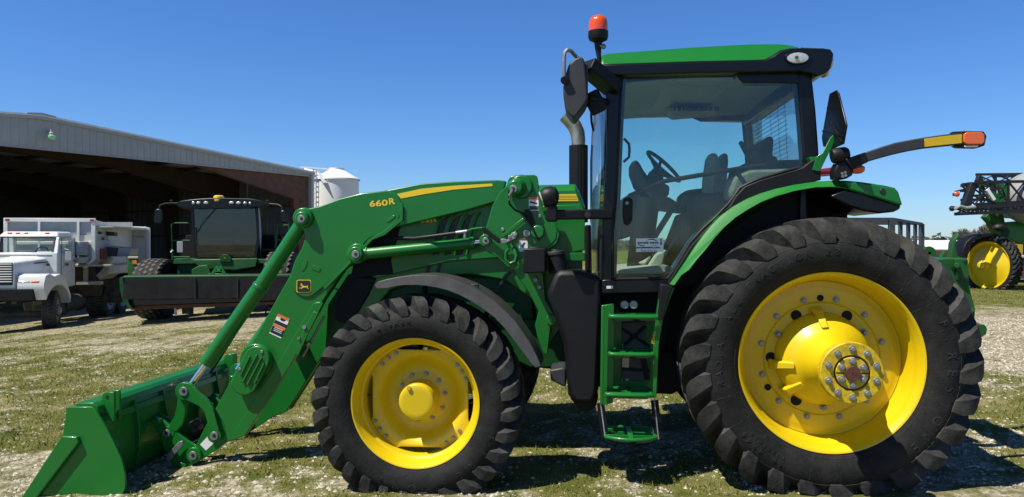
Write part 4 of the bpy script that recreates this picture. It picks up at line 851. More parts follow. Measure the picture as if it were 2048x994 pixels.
# exhaust
EV = 6.95
ex = MB().cyl(rt(1157, 445, EV), rt(1157, 291, EV), .088, n=36).build('exhaust_stack', 'black', tr, .004)
m = MB()
for i in range(26): 
    z = T(1157, 300+i*5.2, EV)[2]; u = T(1157, 300, EV)[0]
    for a in (-2.6, -2.3, -2.0, -1.7, -1.4, -1.1, -.8, -.5): m.box((u+.0875*math.cos(a)-.006, EV+.0885*math.sin(a)-.003, z-.006), (u+.0875*math.cos(a)+.006, EV+.0885*math.sin(a)+.003, z+.006))
m.build('shield_slot', 'ink', ex)
MB().tube([rt(1157, 296, EV), rt(1157, 280, EV), rt(1155, 265, EV), rt(1149, 252, EV), rt(1140, 241, EV), rt(1130, 231, EV)], [.062, .066, .068, .068, .068, .068], 24, cap=False).build('exhaust_pipe', 'pipe', ex)
# mirror, beacon, lights
mv = 4.95
mirr = pr('door_mirror', [(1137, 130), (1148, 118), (1160, 112.5), (1166, 115), (1169, 121), (1173, 160), (1175.5, 196), (1170, 208), (1152, 232), (1146, 235), (1140, 230), (1131, 218), (1127, 195), (1126, 177), (1130, 152)], mv, mv+.30, 'grey_plastic', bevel=.022)
MB().box(rt(1167, 125, mv+.02), Vector(rt(1176, 200, mv+.02))+Vector((0, .26, 0))).build('mirror_housing_edge', 'grey_plastic', mirr, .015)
MB().tube([rt(1128, 158, mv-.01), rt(1128, 120, mv-.01), rt(1129, 106, mv-.01), rt(1134, 100, mv), rt(1141, 101, mv+.03), rt(1148, 109, mv+.1), rt(1158, 119, mv+.2)], .013, 10).build('mirror_rail', 'steel', mirr)
MB().cyl(rt(1130, 160, mv-.03), rt(1130, 160, mv+.06), .030, n=20).build('mirror_knob', 'black', mirr, .006)
MB().bar(rt(1172, 130, mv+.25), rt(1228, 178, CV), .16, .09).tube([rt(1178, 195, mv+.25), rt(1200, 200, mv+.3), rt(1215, 205, CV)], .025, 10).build('mirror_arm', 'black', mirr, .015)
MB().bar(rt(1180, 185, CV-.1), rt(1200, 225, CV-.1), .07, .12).build('work_light', 'black', tr, .02)
MB().tube([rt(1182, 225, CV-.05), rt(1183, 245, CV-.05), rt(1187, 262, CV-.05)], .008, 6).build('cable', 'black', tr)
bv = 5.42; bc = rt(1196.5, 85, bv); k = scale_at(1196, bv)
be = MB().lathe_z([(.001, 0), (8*k, 0), (12*k, 2*k), (18*k, 5*k), (20*k, 10*k), (20*k, 22*k), (18*k, 22.5*k), (.001, 22.5*k)], 32, bc).build('beacon', 'black', tr)
MB().lathe_z([(19*k, 22*k), (19.2*k, 30*k), (18.6*k, 40*k), (16.5*k, 47*k), (12*k, 52*k), (6*k, 54*k), (.001, 54.5*k)], 32, bc).build('beacon_lens', 'beacon', be, angle=50)
MB().tube([rt(1196.5, 86, bv), rt(1196.5, 100, bv), rt(1198, 115, bv), rt(1198, 130, bv)], [.03, .022, .016, .018], 14).build('beacon_stem', 'black', be)
MB().ball(rt(1207, 93, bv-.02), .02, 8).box(rt(1200, 90, bv-.03), rt(1206, 96, bv)).build('wing_nut', 'steel', be)
wl = MB().tube([rt(1092, 405, 5.18), rt(1086, 393, 5.12), rt(1086, 388, 5.12)], .01, 6)
lv = 5.2
lb = MB().bar(rt(1092, 430, lv+.03), rt(1224, 428, CV-.0), .10, .07).box(rt(1092, 410, lv-.02), Vector(rt(1114, 443, lv-.02))+Vector((0, .12, 0))).build('lamp_bracket', 'black', tr, .012)
hl = MB().tube([rt(1085, 398, lv+.03), rt(1092, 396, lv+.03), rt(1104, 393, lv+.03), rt(1113, 392, lv+.03), rt(1118, 392, lv+.03)], [.062, .075, .075, .062, .02], 28).build('work_light', 'black', tr, .004)
MB().tube([rt(1083, 399, lv+.03), rt(1085.5, 398, lv+.03)], [.055, .060], 28).build('lamp_lens', 'lamp', hl)
m = MB(); pin(m, 1175, 429, lv+.03, CV, lv-.008+.03, .022, n=20); m.build('bracket_boss', 'ink', lb)
# step and tank side
tank = MB()
tl = [(1110, 548), (1098, 575), (1094, 590), (1110, 634), (1127, 690), (1132, 741), (1136, 790), (1149, 808), (1188, 808), (1197, 780), (1203, 640), (1204, 556), (1160, 541), (1120, 541)]
tank = pr('fuel_tank', tl, 5.36, 5.82, 'black', bevel=.035)
pr('tank_foot', [(1139, 796), (1198, 790), (1192, 815), (1172, 825), (1152, 812)], 5.42, 5.7, 'dark', tank, .02)
MB().cyl(rt(1118, 545, 5.55), rt(1112, 508, 5.55), .075, .062, n=28).build('filler_neck', 'black', tank, .006)
MB().cyl(rt(1112, 510, 5.55), rt(1111, 502, 5.55), .070, n=28).cyl(rt(1111, 502, 5.55), rt(1111, 499, 5.55), .03, n=12).build('filler_cap', 'grey_plastic', tank, .006)
pr('tool_box', [(1100, 740), (1126, 735), (1132, 738), (1132, 774), (1124, 772), (1101, 760)], 5.40, 5.7, 'grey_plastic', bevel=.015)
pr('battery_box', [(1046, 497), (1090, 496), (1091, 545), (1047, 547)], 5.40, 5.66, 'black', bevel=.010)
MB().box(rt(1060, 494, 5.42), Vector(rt(1078, 497, 5.42))+Vector((0, .1, 0))).build('box_handle', 'ink', tr, .004)
pr('column_cover', [(1170, 450), (1182, 450), (1184, 560), (1170, 560)], 5.62, 5.72, 'dark', bevel=.01)
m = MB()
for i in range(16): m.cyl(rt(1176, 452+i*6.5, 5.5), rt(1176, 455.5+i*6.5, 5.5), .020, n=14)
m.cyl(rt(1176, 450, 5.5), rt(1176, 560, 5.5), .015, n=12).build('corrugated_hose', 'black', tr)
MB().tube([rt(1203, 470, CV-.06), rt(1202, 520, CV-.08), rt(1203, 560, CV-.08)], .014, 8).box(rt(1199, 503, CV-.06), rt(1210, 520, CV-.02)).build('door_hinge', 'black', tr, .003)
# ladder
SV = 5.22
ld = pr('ladder', [(1205, 611), (1228, 607), (1228, 700), (1226, 806), (1200, 812), (1201, 760)], SV+.10, SV+.13, 'green', bevel=.004)
pr('ladder_side', [(1318, 598), (1332, 592), (1341, 575), (1350, 575), (1338, 604), (1326, 640), (1318, 690), (1313, 796), (1306, 796), (1307, 690), (1311, 640)], SV+.02, SV+.07, 'green', ld, .004)
pr('ladder_side', [(1203, 612), (1209, 610), (1206, 808), (1200, 810)], SV+.02, SV+.07, 'green', ld, .004)
pr('backing_plate', [(1222, 640), (1312, 636), (1312, 786), (1222, 786)], SV+.30, SV+.32, 'green', ld, .004)
pr('dark_panel', [(1245, 645), (1292, 643), (1290, 762), (1243, 762)], SV+.26, SV+.298, 'trim', ld, .004)
for q in ([(1244, 655), (1300, 690), (1300, 696), (1244, 661)], [(1280, 715), (1292, 715), (1300, 760), (1290, 760)], [(1244, 690), (1290, 650), (1294, 654), (1246, 697)], [(1244, 735), (1300, 740), (1300, 745), (1244, 741)]): pr('web', q, SV+.24, SV+.262, 'dark', ld, .003)
def step(a, b, py, v0, dep, th=.016, round_=False):
    p0, p1 = rt(a, py, v0), rt(b, py, v0); m = MB(); x0, x1, z = p0.x, p1.x, p0.z
    n = 11; front = [(x0+(x1-x0)*i/(n-1), v0+(.07*(2*i/(n-1)-1)**2 if round_ else .012*(2*i/(n-1)-1)**4)) for i in range(n)]; back = [(x1, v0+dep), (x0, v0+dep)]
    loop = front+back+[front[0]]
    m.tube([(x, y, z) for x, y in loop], th, 8)
    xm = (x0+x1)/2; m.bar((xm, v0, z), (xm, v0+dep, z), .035, .022)
    for f in (.3, .55, .8):
        y = v0+dep*f; m.bar((x0+.005, y, z-.004), (x1-.005, y, z-.004), .010, .022)
    for f in (.2, .4, .6, .8): 
        pass
    o = m.build('step', 'green', ld, .002)
    MB().box((x0+.02, v0+.04, z-.03), (x1-.02, v0+dep-.01, z-.026)).build('step_mesh', 'dark', o)
step(1221, 1320, 634, SV-.02, .22); step(1220, 1306, 709, SV-.02, .22); step(1213, 1303, 790, SV-.02, .24); step(1212, 1314, 879, SV-.10, .36, .014, True)
for a, b in (((1201, 806), (1210, 872)), ((1309, 800), (1317, 878))):
    MB().bar(rt(*a, SV+.10), rt(*b, SV+.04), .055, .010).build('step_strap', 'black', ld)
    m = MB(); p, q = rt(*a, SV+.05), rt(*b, SV-.01)
    for i in range(18): c = p.lerp(q, i/17); m.ball(c, .0075, 6, (.8, .8, 1.5))
    m.build('step_chain', 'steel', ld)
label_text('ladder_text', 'JOHN', 1308, 676, SV+.019, 7, 'decal_yellow', ld, R(78), wpx=25)
m = MB()
for x in (1249, 1267): pin(m, x, 609, 5.4, 5.4, 5.37, .03, n=20)
m.build('mount_bolt', 'steel', tr, .003)
pr('mount_plate', [(1238, 600), (1280, 599), (1280, 618), (1238, 619)], 5.40, 5.44, 'dark', bevel=.004)
pr('cab_base', [(1204, 585), (1345, 583), (1345, 630), (1330, 700), (1204, 700)], 5.62, 6.7, 'dark', bevel=.02)
pr('step_bolt', [(1256, 775), (1262, 773), (1264, 778), (1258, 780)], SV+.27, SV+.30, 'steel', ld, .003)
pr('frame_drop', [(1130, 700), (1345, 700), (1400, 760), (1345, 790), (1240, 785), (1140, 760)], 5.75, 6.6, 'dark', bevel=.03)
# rear fenders
rv = 5.16
rf_o = [(1338, 569), (1355, 545), (1372, 520), (1387, 496), (1403, 473), (1422, 450), (1442, 430), (1467, 412), (1494, 397), (1522, 386), (1552, 377), (1590, 369), (1631, 363), (1665, 361), (1692, 361), (1720, 363.5), (1745, 367), (1770, 371), (1791, 376)]
rf_i = [(1348, 572), (1364, 551), (1380, 540), (1395, 519), (1411, 501), (1430, 476), (1450, 454), (1472, 435), (1497, 419), (1524, 404), (1552, 393), (1590, 382), (1631, 375), (1665, 374), (1692, 377), (1716, 383), (1740, 391), (1768, 400), (1803, 408)]
rfd = fender('rear_fender', rf_o, rf_i, rv, 5.80, 'green', lip=.05, bev=.012, slant=.085)
pr('fender_tail', [(1692, 361.5), (1743, 367), (1791, 376), (1798, 384), (1806, 410), (1801, 411), (1749, 394), (1700, 380)], rv-.006, rv+.46, 'green', rfd, .014)
pr('fender_underside', [(1690, 379), (1722, 384), (1749, 394), (1803, 410), (1801, 418), (1788, 424), (1760, 427), (1728, 422), (1696, 412), (1660, 392)], rv+.006, rv+.5, 'gloss', rfd, .014)
m = MB(); pin(m, 1764, 382.5, rv, rv+.0, rv-.012, .019, n=24); m.build('fender_reflector', 'ink', rfd, .003)
pr('fender_post', [(1322, 568), (1347, 572), (1338, 596), (1325, 640), (1316, 640), (1320, 596)], rv+.03, rv+.3, 'black', rfd, .006)
inner_w = [(1340, 572), (1372, 526), (1405, 476), (1444, 434), (1496, 401), (1552, 381), (1631, 367), (1690, 366), (1696, 412), (1695, 445), (1690, 700), (1335, 700), (1322, 640)]
pr('wheel_well', inner_w, 5.80, 5.84, 'dark', rfd, .006)
mirror(rfd)
MB().box(rt(1380, 385, 5.9), rt(1640, 640, 6.5)).build('rear_housing', 'dark', tr, .03)
# rear lights and slow-vehicle emblem
smv_u = T(1643, 275, 5.50)[0]
lo, hi = 5.0, 5.5
for _ in range(40):
    md = (lo+hi)/2
    if T(1711, 252, md)[0] > smv_u: hi = md
    else: lo = md
nv = (lo+hi)/2; dV = 5.50-nv
def smz(py, v):                                        # height of a point of the emblem plane seen at row py
    X = smv_u*CT+v*ST; Y = -smv_u*ST+v*CT; return CAMH+(HOR-py)/F*Y
sm = [(nv, smz(250.5, nv)), (nv+.06, smz(288, nv+.06)), (nv+.30, smz(299, nv+.3)), (5.47, smz(293, 5.47)), (5.50, smz(275, 5.50)), (5.33, smz(187, 5.33)), (5.20, smz(180.5, 5.20)), (5.15, smz(187, 5.15))]
smv = MB().hexa([(smv_u, v, z) for v, z in sm], [(smv_u+.012, v, z) for v, z in sm]).build('slow_vehicle_emblem', 'gloss', tr, .004)
m = MB()
for a, b in (((nv+.03, 272), (5.47, 262)), ((5.36, 215), (nv+.12, 215)), ((nv+.08, 283), (5.28, 245))): m.bar((smv_u-.004, a[0], smz(a[1], a[0])), (smv_u-.004, b[0], smz(b[1], b[0])), .008)
m.build('emblem_rib', 'black', smv)
sv = 5.24
pr('emblem_bracket', [(1625, 340), (1633, 313), (1645, 306), (1661, 275), (1669, 268), (1671, 231), (1679, 231), (1678, 269), (1676, 284), (1667, 288), (1650, 322), (1640, 343)], sv, sv+.012, 'green', bevel=.003)
pr('bracket_foot', [(1619, 314), (1636, 313), (1640, 320), (1638, 350), (1632, 346)], sv+.012, sv+.10, 'green', bevel=.004)
av = 5.12
arm_l = MB(); up_ = [(1694, 317), (1731, 304.5), (1760, 294.5), (1791, 285), (1820, 279.5), (1849, 274.5), (1885, 269.5), (1927, 264)]; dn = [(1704, 338), (1737, 323), (1765, 315), (1791, 308), (1820, 301.5), (1849, 296.5), (1885, 292.5), (1927, 288.5)]
lamp_arm = pr('light_arm', up_+dn[::-1], av, av+.05, 'grey_plastic', bevel=.008)
pr('arm_sleeve', [(1691, 318), (1731, 304), (1738, 323.5), (1704, 339)], av-.006, av+.056, 'black', lamp_arm, .006)
pr('yellow_reflector', [(1849, 277.5), (1885, 272.5), (1924, 268.5), (1924, 286), (1885, 290), (1850, 293.8)], av-.004, av+.002, 'reflector', lamp_arm, .001)
pr('lamp_frame', [(1906, 263), (1928, 262), (1968, 262.5), (1974, 272), (1970, 291), (1955, 296), (1917, 295), (1908, 291), (1926, 289)], av+.004, av+.06, 'black', lamp_arm, .006)
pr('amber_lens', rrect(1949, 276.5, 21, 12.3, 8), av-.012, av+.02, 'amber', lamp_arm, .006)
pr('lamp_strip', [(1929, 291), (1958, 290.5), (1955, 294.5), (1930, 294.5)], av, av+.02, 'white', lamp_arm, .003)
ls = MB().tube([rt(1663, 313, av+.05), rt(1668, 312, av+.05), rt(1690, 309, av+.05), rt(1697, 308, av+.05)], [.045, .052, .052, .04], 24).build('rear_work_light', 'black', tr, .006)
pr('lamp_block', [(1675, 328), (1690, 318), (1703, 322), (1706, 350), (1694, 357), (1671, 357), (1670, 340)], av+.02, av+.14, 'black', bevel=.008)
m = MB()
for x, y in ((1684, 347), (1690, 345), (1685, 353), (1691, 351)): pin(m, x, y, av+.02, av+.03, av+.012, .009, n=10)
m.build('bolt', 'steel', tr)
MB().tube([rt(1704, 341, av+.06), rt(1712, 339, av+.06), rt(1722, 338, av+.06), rt(1728, 338, av+.06)], [.022, .03, .030, .018], 20).build('turn_signal', 'amber', tr)
pr('red_light_arm', [(1639, 338), (1676, 333), (1676, 350), (1640, 353)], 2*VC-av-.05, 2*VC-av, 'red', bevel=.004)
q_ = rt(1668, 345, 2*VC-av); MB().bar(q_+Vector((.0, -.03, .03)), (q_.x+.02, q_.y-.04, T(1680, 361, rv)[2]-.02), .05, .06).bar(q_+Vector((-.25, -.03, -.01)), q_+Vector((.05, -.03, 0)), .04).build('light_post', 'black', tr, .006)
MB().tube([rt(1668, 350, av+.1), rt(1663, 338, av+.1), rt(1668, 328, av+.1)], .005, 6).build('cable', 'black', tr)
# rear hitch
QV = 5.78
qh = pr('quick_hitch', [(1872, 519), (1893, 517), (1935, 517.5), (1937, 540), (1938, 565), (1945, 598), (1951, 617), (1948, 664), (1930, 660), (1918, 600), (1890, 570), (1872, 560)], QV, QV+.06, 'green_dull', bevel=.006)
pr('cross_beam', [(1866, 519), (1935, 516), (1937, 560), (1874, 556)], QV+.06, 2*VC-QV-.06, 'green_dull', qh, .006)
pr('hitch_hook', [(1940, 655), (1953, 659), (1951, 652), (1960, 648), (1971, 650), (1975, 658), (1973, 668), (1962, 676), (1948, 678), (1938, 668)], QV-.02, QV+.04, 'green_dull', qh, .006)
pr('hitch_cheek', [(1910, 518), (1936, 519), (1938, 562), (1914, 560)], QV-.012, QV+.002, 'green_dull', qh, .003)
m = MB()
for x, y in ((1929, 524), (1918, 559), (1932, 558), (1906, 536)): pin(m, x, y, QV, QV, QV-.0125-.002, .014, n=14)
m.build('hitch_hole', 'ink', qh)
MB().cyl(rt(1914, 531, QV-.06), rt(1914, 531, QV), .02, n=14).cyl(rt(1942, 620, QV-.03), rt(1942, 620, QV), .022, n=14).build('hitch_pin', 'green_dull', qh, .003)
pr('top_hook', [(1904, 520), (1906, 486), (1910, 478), (1916, 468), (1921, 468), (1913, 482), (1912, 490), (1915, 512), (1925, 516)], VC-.05, VC+.03, 'green_dull', qh, .005)
pr('top_latch', [(1882, 519), (1886, 507), (1889, 502), (1893, 510), (1895, 519)], VC-.02, VC+.03, 'green_dull', qh, .004)
pr('lower_link', [(1700, 690), (1930, 655), (1946, 660), (1946, 674), (1930, 672), (1700, 730)], QV+.07, QV+.13, 'dark', bevel=.008)
mirror(bpy.data.objects['lower_link'])

# ================================================================== SHED with open gable end
SW = Vector((.523, .852, 0)).normalized(); SN = Vector((-SW.y, SW.x, 0)); SK = 1.35; SO = Vector((-14.6, 21.2, 0))*SK
S_R, S_P, S_L = 11.7*SK, 1.05*SK, -9.6*SK; ZE, ZP, ZH = 1.79+2.93*SK, 1.79+3.76*SK, 1.79+2.79*SK
def sh(s_, d, z): p = SO+SW*s_+SN*d; return (p.x, p.y, z)
def roof_z(s_): return ZP-(ZP-ZE)*abs(s_-S_P)/(S_R-S_P)
base = sh(S_P, 0, -.9); shed = thing('open_shed', 'long grey metal shed with open gable end and rust red frame', 'shed', base); DEP = 30.0
def spr(name, poly, d0, d1, mat, parent=shed, bevel=0):     # poly in (s, z)
    return MB().hexa([sh(a, d0, z) for a, z in poly], [sh(a, d1, z) for a, z in poly]).build(name, mat, parent, bevel)
gpl = [(S_L, ZH-.02), (S_R, ZH), (S_R, ZE), (S_P, ZP), (S_L, ZE)]; m = MB().hexa([sh(a, -.04, z) for a, z in gpl], [sh(a, .02, z) for a, z in gpl]); x = S_L+.2
while x < S_R-.1:
    zt_ = roof_z(x)-.10
    if zt_ > ZH+.05: m.hexa([sh(x-.035, -.039, ZH+.0), sh(x+.035, -.039, ZH), sh(x+.02, -.065, ZH), sh(x-.02, -.065, ZH)], [sh(x-.035, -.04, zt_), sh(x+.035, -.04, zt_), sh(x+.02, -.065, zt_), sh(x-.02, -.065, zt_)])
    x += .3048
fas = m.build('gable_panel', 'siding', shed)
for a, b, in ((S_L, S_P), (S_P, S_R)):
    za, zb_ = roof_z(a), roof_z(b); e0 = -.45 if a == S_L else 0; e1 = .25 if b == S_R else 0
    spr('roof', [(a+e0, za-.02), (b+e1, zb_-.02-(.02 if e1 else 0)), (b+e1, zb_+.06-(.02 if e1 else 0)), (a+e0, za+.06)], -.10, DEP+.1, 'roofing')
    spr('roof_trim', [(a+e0, za-.13), (b+e1, zb_-.13), (b+e1, zb_-.0), (a+e0, za-.0)], -.115, -.085, 'siding', fas)
    spr('edge_flashing', [(a+e0, za+.0), (b+e1, zb_-.0), (b+e1, zb_+.075), (a+e0, za+.075)], -.125, -.10, 'bright', fas)
spr('ridge_cap', [(S_P-.55, roof_z(S_P-.55)+.04), (S_P, ZP+.05), (S_P+.55, roof_z(S_P+.55)+.04), (S_P+.55, roof_z(S_P+.55)+.10), (S_P, ZP+.13), (S_P-.55, roof_z(S_P-.55)+.10)], -.14, DEP+.1, 'siding')
spr('header_trim', [(S_L, ZH-.05), (S_R, ZH-.04), (S_R, ZH+.01), (S_L, ZH+.005)], -.075, .03, 'siding', fas)
m = spr('corner_post', [(S_R-.02, -.8), (S_R+.14, -.8), (S_R+.14, ZE-.02), (S_R-.02, ZE-.02)], -.12, .16, 'siding')
for d in (.12, 6.0, 12.0, 18.0, 23.6):
    parts = []
    for sg, e in ((1, S_R), (-1, S_L)):
        L_ = abs(e-S_P); g = lambda q: e-sg*q
        spr('steel_frame', [(g(.06), -1.2), (g(.40), -1.2), (g(1.15), ZE-1.5), (g(L_*.55), roof_z(e-sg*L_*.55)-.70), (g(L_), ZP-.78), (g(L_), ZP-.16), (g(.06), ZE-.16)], d, d+.10, 'rust' if d < 1 else 'frame_shaded')
        spr('frame_flange', [(g(.40), -1.2), (g(.42), -1.2), (g(1.18), ZE-1.53), (g(L_*.55), roof_z(e-sg*L_*.55)-.72), (g(L_), ZP-.80), (g(L_), ZP-.78), (g(L_*.55), roof_z(e-sg*L_*.55)-.70), (g(1.15), ZE-1.5)], d-.06, d+.16, 'rust' if d < 1 else 'frame_shaded')
for sg, e in ((1, S_R), (-1, S_L)):
    for i in range(1, 8):
        s_ = e-sg*abs(e-S_P)*i/7.6; z = roof_z(s_); MB().bar(sh(s_, .1, z-.11), sh(s_, DEP, z-.11), .07, .18).build('purlin', 'frame_shaded', shed)
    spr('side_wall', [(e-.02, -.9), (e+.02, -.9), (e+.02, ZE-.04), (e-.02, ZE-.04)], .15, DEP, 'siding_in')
    m = MB()
    for i in range(48):
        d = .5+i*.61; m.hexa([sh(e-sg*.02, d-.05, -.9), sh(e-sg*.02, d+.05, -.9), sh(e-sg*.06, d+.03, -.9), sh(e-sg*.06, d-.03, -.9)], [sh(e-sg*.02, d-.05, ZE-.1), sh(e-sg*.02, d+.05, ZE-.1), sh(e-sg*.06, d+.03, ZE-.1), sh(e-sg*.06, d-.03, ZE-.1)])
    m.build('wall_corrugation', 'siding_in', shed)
    for z in (.6, 2.2, 3.9): MB().bar(sh(e-sg*.14, .3, z), sh(e-sg*.14, DEP, z), .16, .10).build('wall_girt', 'rust', shed)
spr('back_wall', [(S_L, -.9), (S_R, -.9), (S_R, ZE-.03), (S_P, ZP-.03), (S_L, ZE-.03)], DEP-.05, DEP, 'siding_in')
lp = sh(S_P+.25, -.38, 1.79+3.2*SK); wl_ = MB().lathe_z([(.001, .22), (.05, .22), (.06, .12), (.10, .08), (.10, .0), (.05, -.0)], 20, lp).bar((lp[0], lp[1], lp[2]+.15), Vector(sh(S_P+.25, -.02, 1.79+3.32*SK)), .05).build('yard_lamp', 'boxgrey', shed)
M['lampglass'] = pm('green tinted lamp glass', (0.35, 0.75, 0.42), 0.2, var=.1, scale=30, coat=.5)
MB().lathe_z([(.105, .0), (.15, -.03), (.15, -.12), (.12, -.20), (.001, -.20)], 20, lp).build('lamp_globe', 'lampglass', wl_)
bale0 = None; bi = 0
for row in range(2):
    for i in range(8):
        s_ = -5.5+i*2.05+.35*row; d = 15.0+random.uniform(-.3, .3); z = -1.1+.98+row*1.75
        p = sh(s_, d, z)
        if bale0 is None:
            bm_ = MB(); prof = [(.001, .8), (.62, .8), (.91, .76), (.99, .66), (1.0, 0), (.99, -.66), (.91, -.76), (.62, -.8), (.001, -.8)]
            bm_.lathe_y(prof, 40); bale0 = bm_.build('hay_bale', 'hay', None, off=(0, 0, 0)); o = bale0
            me = o.data
            for v in me.vertices: v.co += Vector((mnoise.noise(v.co*3), 0, mnoise.noise(v.co*3+Vector((5, 1, 2)))))*.06
        else: o = bale0.copy(); COL.objects.link(o)
        o.location = p; o.rotation_euler = (random.uniform(-.04, .04), random.random()*6, math.atan2(SW.y, SW.x)+random.uniform(-.06, .06))
        tag(o, 'round hay bale in the upper row of the stack inside the dark shed' if row else 'round hay bale in the bottom row of the stack inside the dark shed', 'hay bale', 'round hay bales stacked inside the shed')

# ================================================================== FEED TRUCK
W_w, wx_w, wz_w = W, (lambda px, Y: (px-1024)/F*Y), (lambda py, Y: CAMH+(HOR-py)/F*Y)
def t_hit(px, Yl):                                   # truck's own axes, before its root is turned by PHI
    dx = (px-1024)/F; t = (Yl-TP.y+SPH*(-TP.x)+CPH*TP.y)/(CPH-SPH*dx); return t, TP.x+CPH*(t*dx-TP.x)+SPH*(t-TP.y)
def tW(px, py, Yl): t, x = t_hit(px, Yl); return (x, Yl, CAMH+(HOR-py)/F*t)
TX0, TX1, TY = -15.98, -13.45, 21.1             # left and right sides, front bumper distance
tz = -.775
PHI = R(9); TP = Vector((-13.45, 22.0, 0)); CPH, SPH = math.cos(PHI), math.sin(PHI); TOF = Vector((-14.7, 23.7, tz))
q_ = TOF-TP; ft_ = thing('feed_truck', 'white feed mixer truck with black bumper and side discharge chute', 'truck', (TP.x+q_.x*CPH-q_.y*SPH, TP.y+q_.x*SPH+q_.y*CPH, tz), PHI); OFF[ft_.name] = tuple(TOF)
def tb(name, a, b, mat, parent=ft_, bevel=.02): return MB().box(a, b).build(name, mat, parent, bevel)
def wz(py, Y): return CAMH+(HOR-py)/F*t_hit(70 if Y < 24.45 else 190, Y)[0]
def wx(px, Y): return t_hit(px, Y)[1]
W = tW
tm = (TX0+TX1)/2
tb('bumper', (TX0+.02, TY, wz(602, TY)), (wx(67, TY), TY+.25, wz(578, TY)), 'dark', bevel=.02)
hood_ = MB(); hz0, hz1 = wz(578, 21.5), wz(516, 21.5)
gw = wx(27, 21.2)                                  # right edge of the nose
hw = [(2*tm-gw, gw), (2*tm-gw-.05, gw+.05), (2*tm-gw-.30, gw+.33)]
rows = []
for (y, top, half) in ((21.2, wz(527, 21.2), gw-tm), (21.32, wz(521, 21.3), gw-tm+.02), (22., wz(517, 22.), gw-tm+.14), (22.75, wz(512, 22.7), gw-tm+.30)):
    zb2 = wz(578, y); rows.append([(tm-half, y, zb2), (tm-half, y, zb2+(top-zb2)*.72), (tm-half*.86, y, zb2+(top-zb2)*.93), (tm-half*.5, y, top), (tm+half*.5, y, top), (tm+half*.86, y, zb2+(top-zb2)*.93), (tm+half, y, zb2+(top-zb2)*.72), (tm+half, y, zb2)])
for r_ in rows: hood_.v += r_
for i in range(3):
    for j in range(8): hood_.f.append((i*8+j, i*8+(j+1) % 8, (i+1)*8+(j+1) % 8, (i+1)*8+j))
hood_.f += [tuple(range(8))[::-1], tuple(range(24, 32))]
hd2 = hood_.build('hood', 'truckwhite', ft_, .03)
for i in range(8):
    z = wz(564-i*5, 21.18); MB().box((2*tm-gw+.08, 21.155, z), (gw-.03, 21.2, z+.028)).build('grille_bar', 'bright', hd2, .004)
MB().box((2*tm-gw+.06, 21.188, wz(570, 21.19)), (gw-.02, 21.21, wz(525, 21.19))).build('grille', 'ink', hd2)
rt_x = TX1
fl = MB(); yc = 22.02; zc_ = tz+.50; rr_ = .80
arcp = [(yc+rr_*1.06*math.cos(t), zc_+.12+rr_*.86*math.sin(t)) for t in np.linspace(math.pi*.86, 0.12, 15)]
for sx, xa, xb in ((1, tm+.55, rt_x), (-1, 2*tm-rt_x, tm-.55)):
    lo_ = [(y+.0, z) for y, z in arcp]; up2 = [(yc-.90, wz(580, 21.2)), (yc-.90, wz(568, 21.2)), (yc-.80, wz(551, 21.3)), (yc-.55, wz(547, 21.6)), (yc-.25, zc_+.92+.15), (yc+.12, zc_+.98+.15), (yc+.5, zc_+.86+.12), (yc+.85, zc_+.45)]
    poly = lo_+up2[::-1]; poly = [(y, z) for y, z in poly]
    MB().hexa([(xa, y, z) for y, z in poly], [(xb, y, z) for y, z in poly]).build('front_fender', 'truckwhite', ft_, .03)
    x_l = wx(36, 21.15) if sx > 0 else 2*tm-wx(62, 21.15)
    MB().box((x_l, 21.13, wz(573, 21.15)), (x_l+.32, 21.17, wz(562, 21.15))).build('headlight', 'lamp', ft_, .02)
    x_l = wx(62, 21.15) if sx > 0 else 2*tm-wx(81, 21.15)
    MB().box((x_l, 21.13, wz(574.5, 21.15)), (x_l+.22, 21.3, wz(562, 21.15))).build('turn_signal', 'amber', ft_, .02)
# cab
cy0, cy1 = 22.75, 24.05; xr = wx(147, 23.9); xl = 2*tm-xr
cabt = MB().hexa([(xl, cy0, wz(578, cy0)), (xr, cy0, wz(578, cy0)), (xr, cy1, wz(572, cy1)), (xl, cy1, wz(572, cy1))], [(xl, cy0, wz(505, cy0)), (xr, cy0, wz(505, cy0)), (xr, cy1, wz(508, cy1)), (xl, cy1, wz(508, cy1))]).build('cab', 'truckwhite', ft_, .03)
zr0, zr1 = wz(474, 23.1), wz(463, 23.2)
MB().hexa([(xl+.06, cy0+.22, zr0), (xr-.06, cy0+.22, zr0), (xr-.03, cy1, zr0), (xl+.03, cy1, zr0)], [(xl+.18, cy0+.40, zr1), (xr-.18, cy0+.40, zr1), (xr-.12, cy1-.04, zr1), (xl+.12, cy1-.04, zr1)]).build('cab_top', 'truckwhite', ft_, .05)
zs = wz(513, 22.8)
for x0, x1 in ((xr-.13, xr), (xl, xl+.13)):
    MB().hexa([(x0, cy0, zs), (x1, cy0, zs), (x1, cy0+.10, zs), (x0, cy0+.10, zs)], [(x0, cy0+.24, zr0), (x1-.05, cy0+.24, zr0), (x1-.05, cy0+.34, zr0), (x0, cy0+.34, zr0)]).build('windscreen_pillar', 'truckwhite', ft_, .015)
    MB().box((x0, cy1-.22, zs-.02), (x1, cy1, zr0)).build('rear_pillar', 'truckwhite', ft_, .02)
MB().box((xl+.10, cy1-.05, zs-.05), (xr-.10, cy1, zs+.18)).box((xl+.10, cy1-.05, zr0-.12), (xr-.10, cy1, zr0)).build('rear_panel', 'truckwhite', ft_, .01)
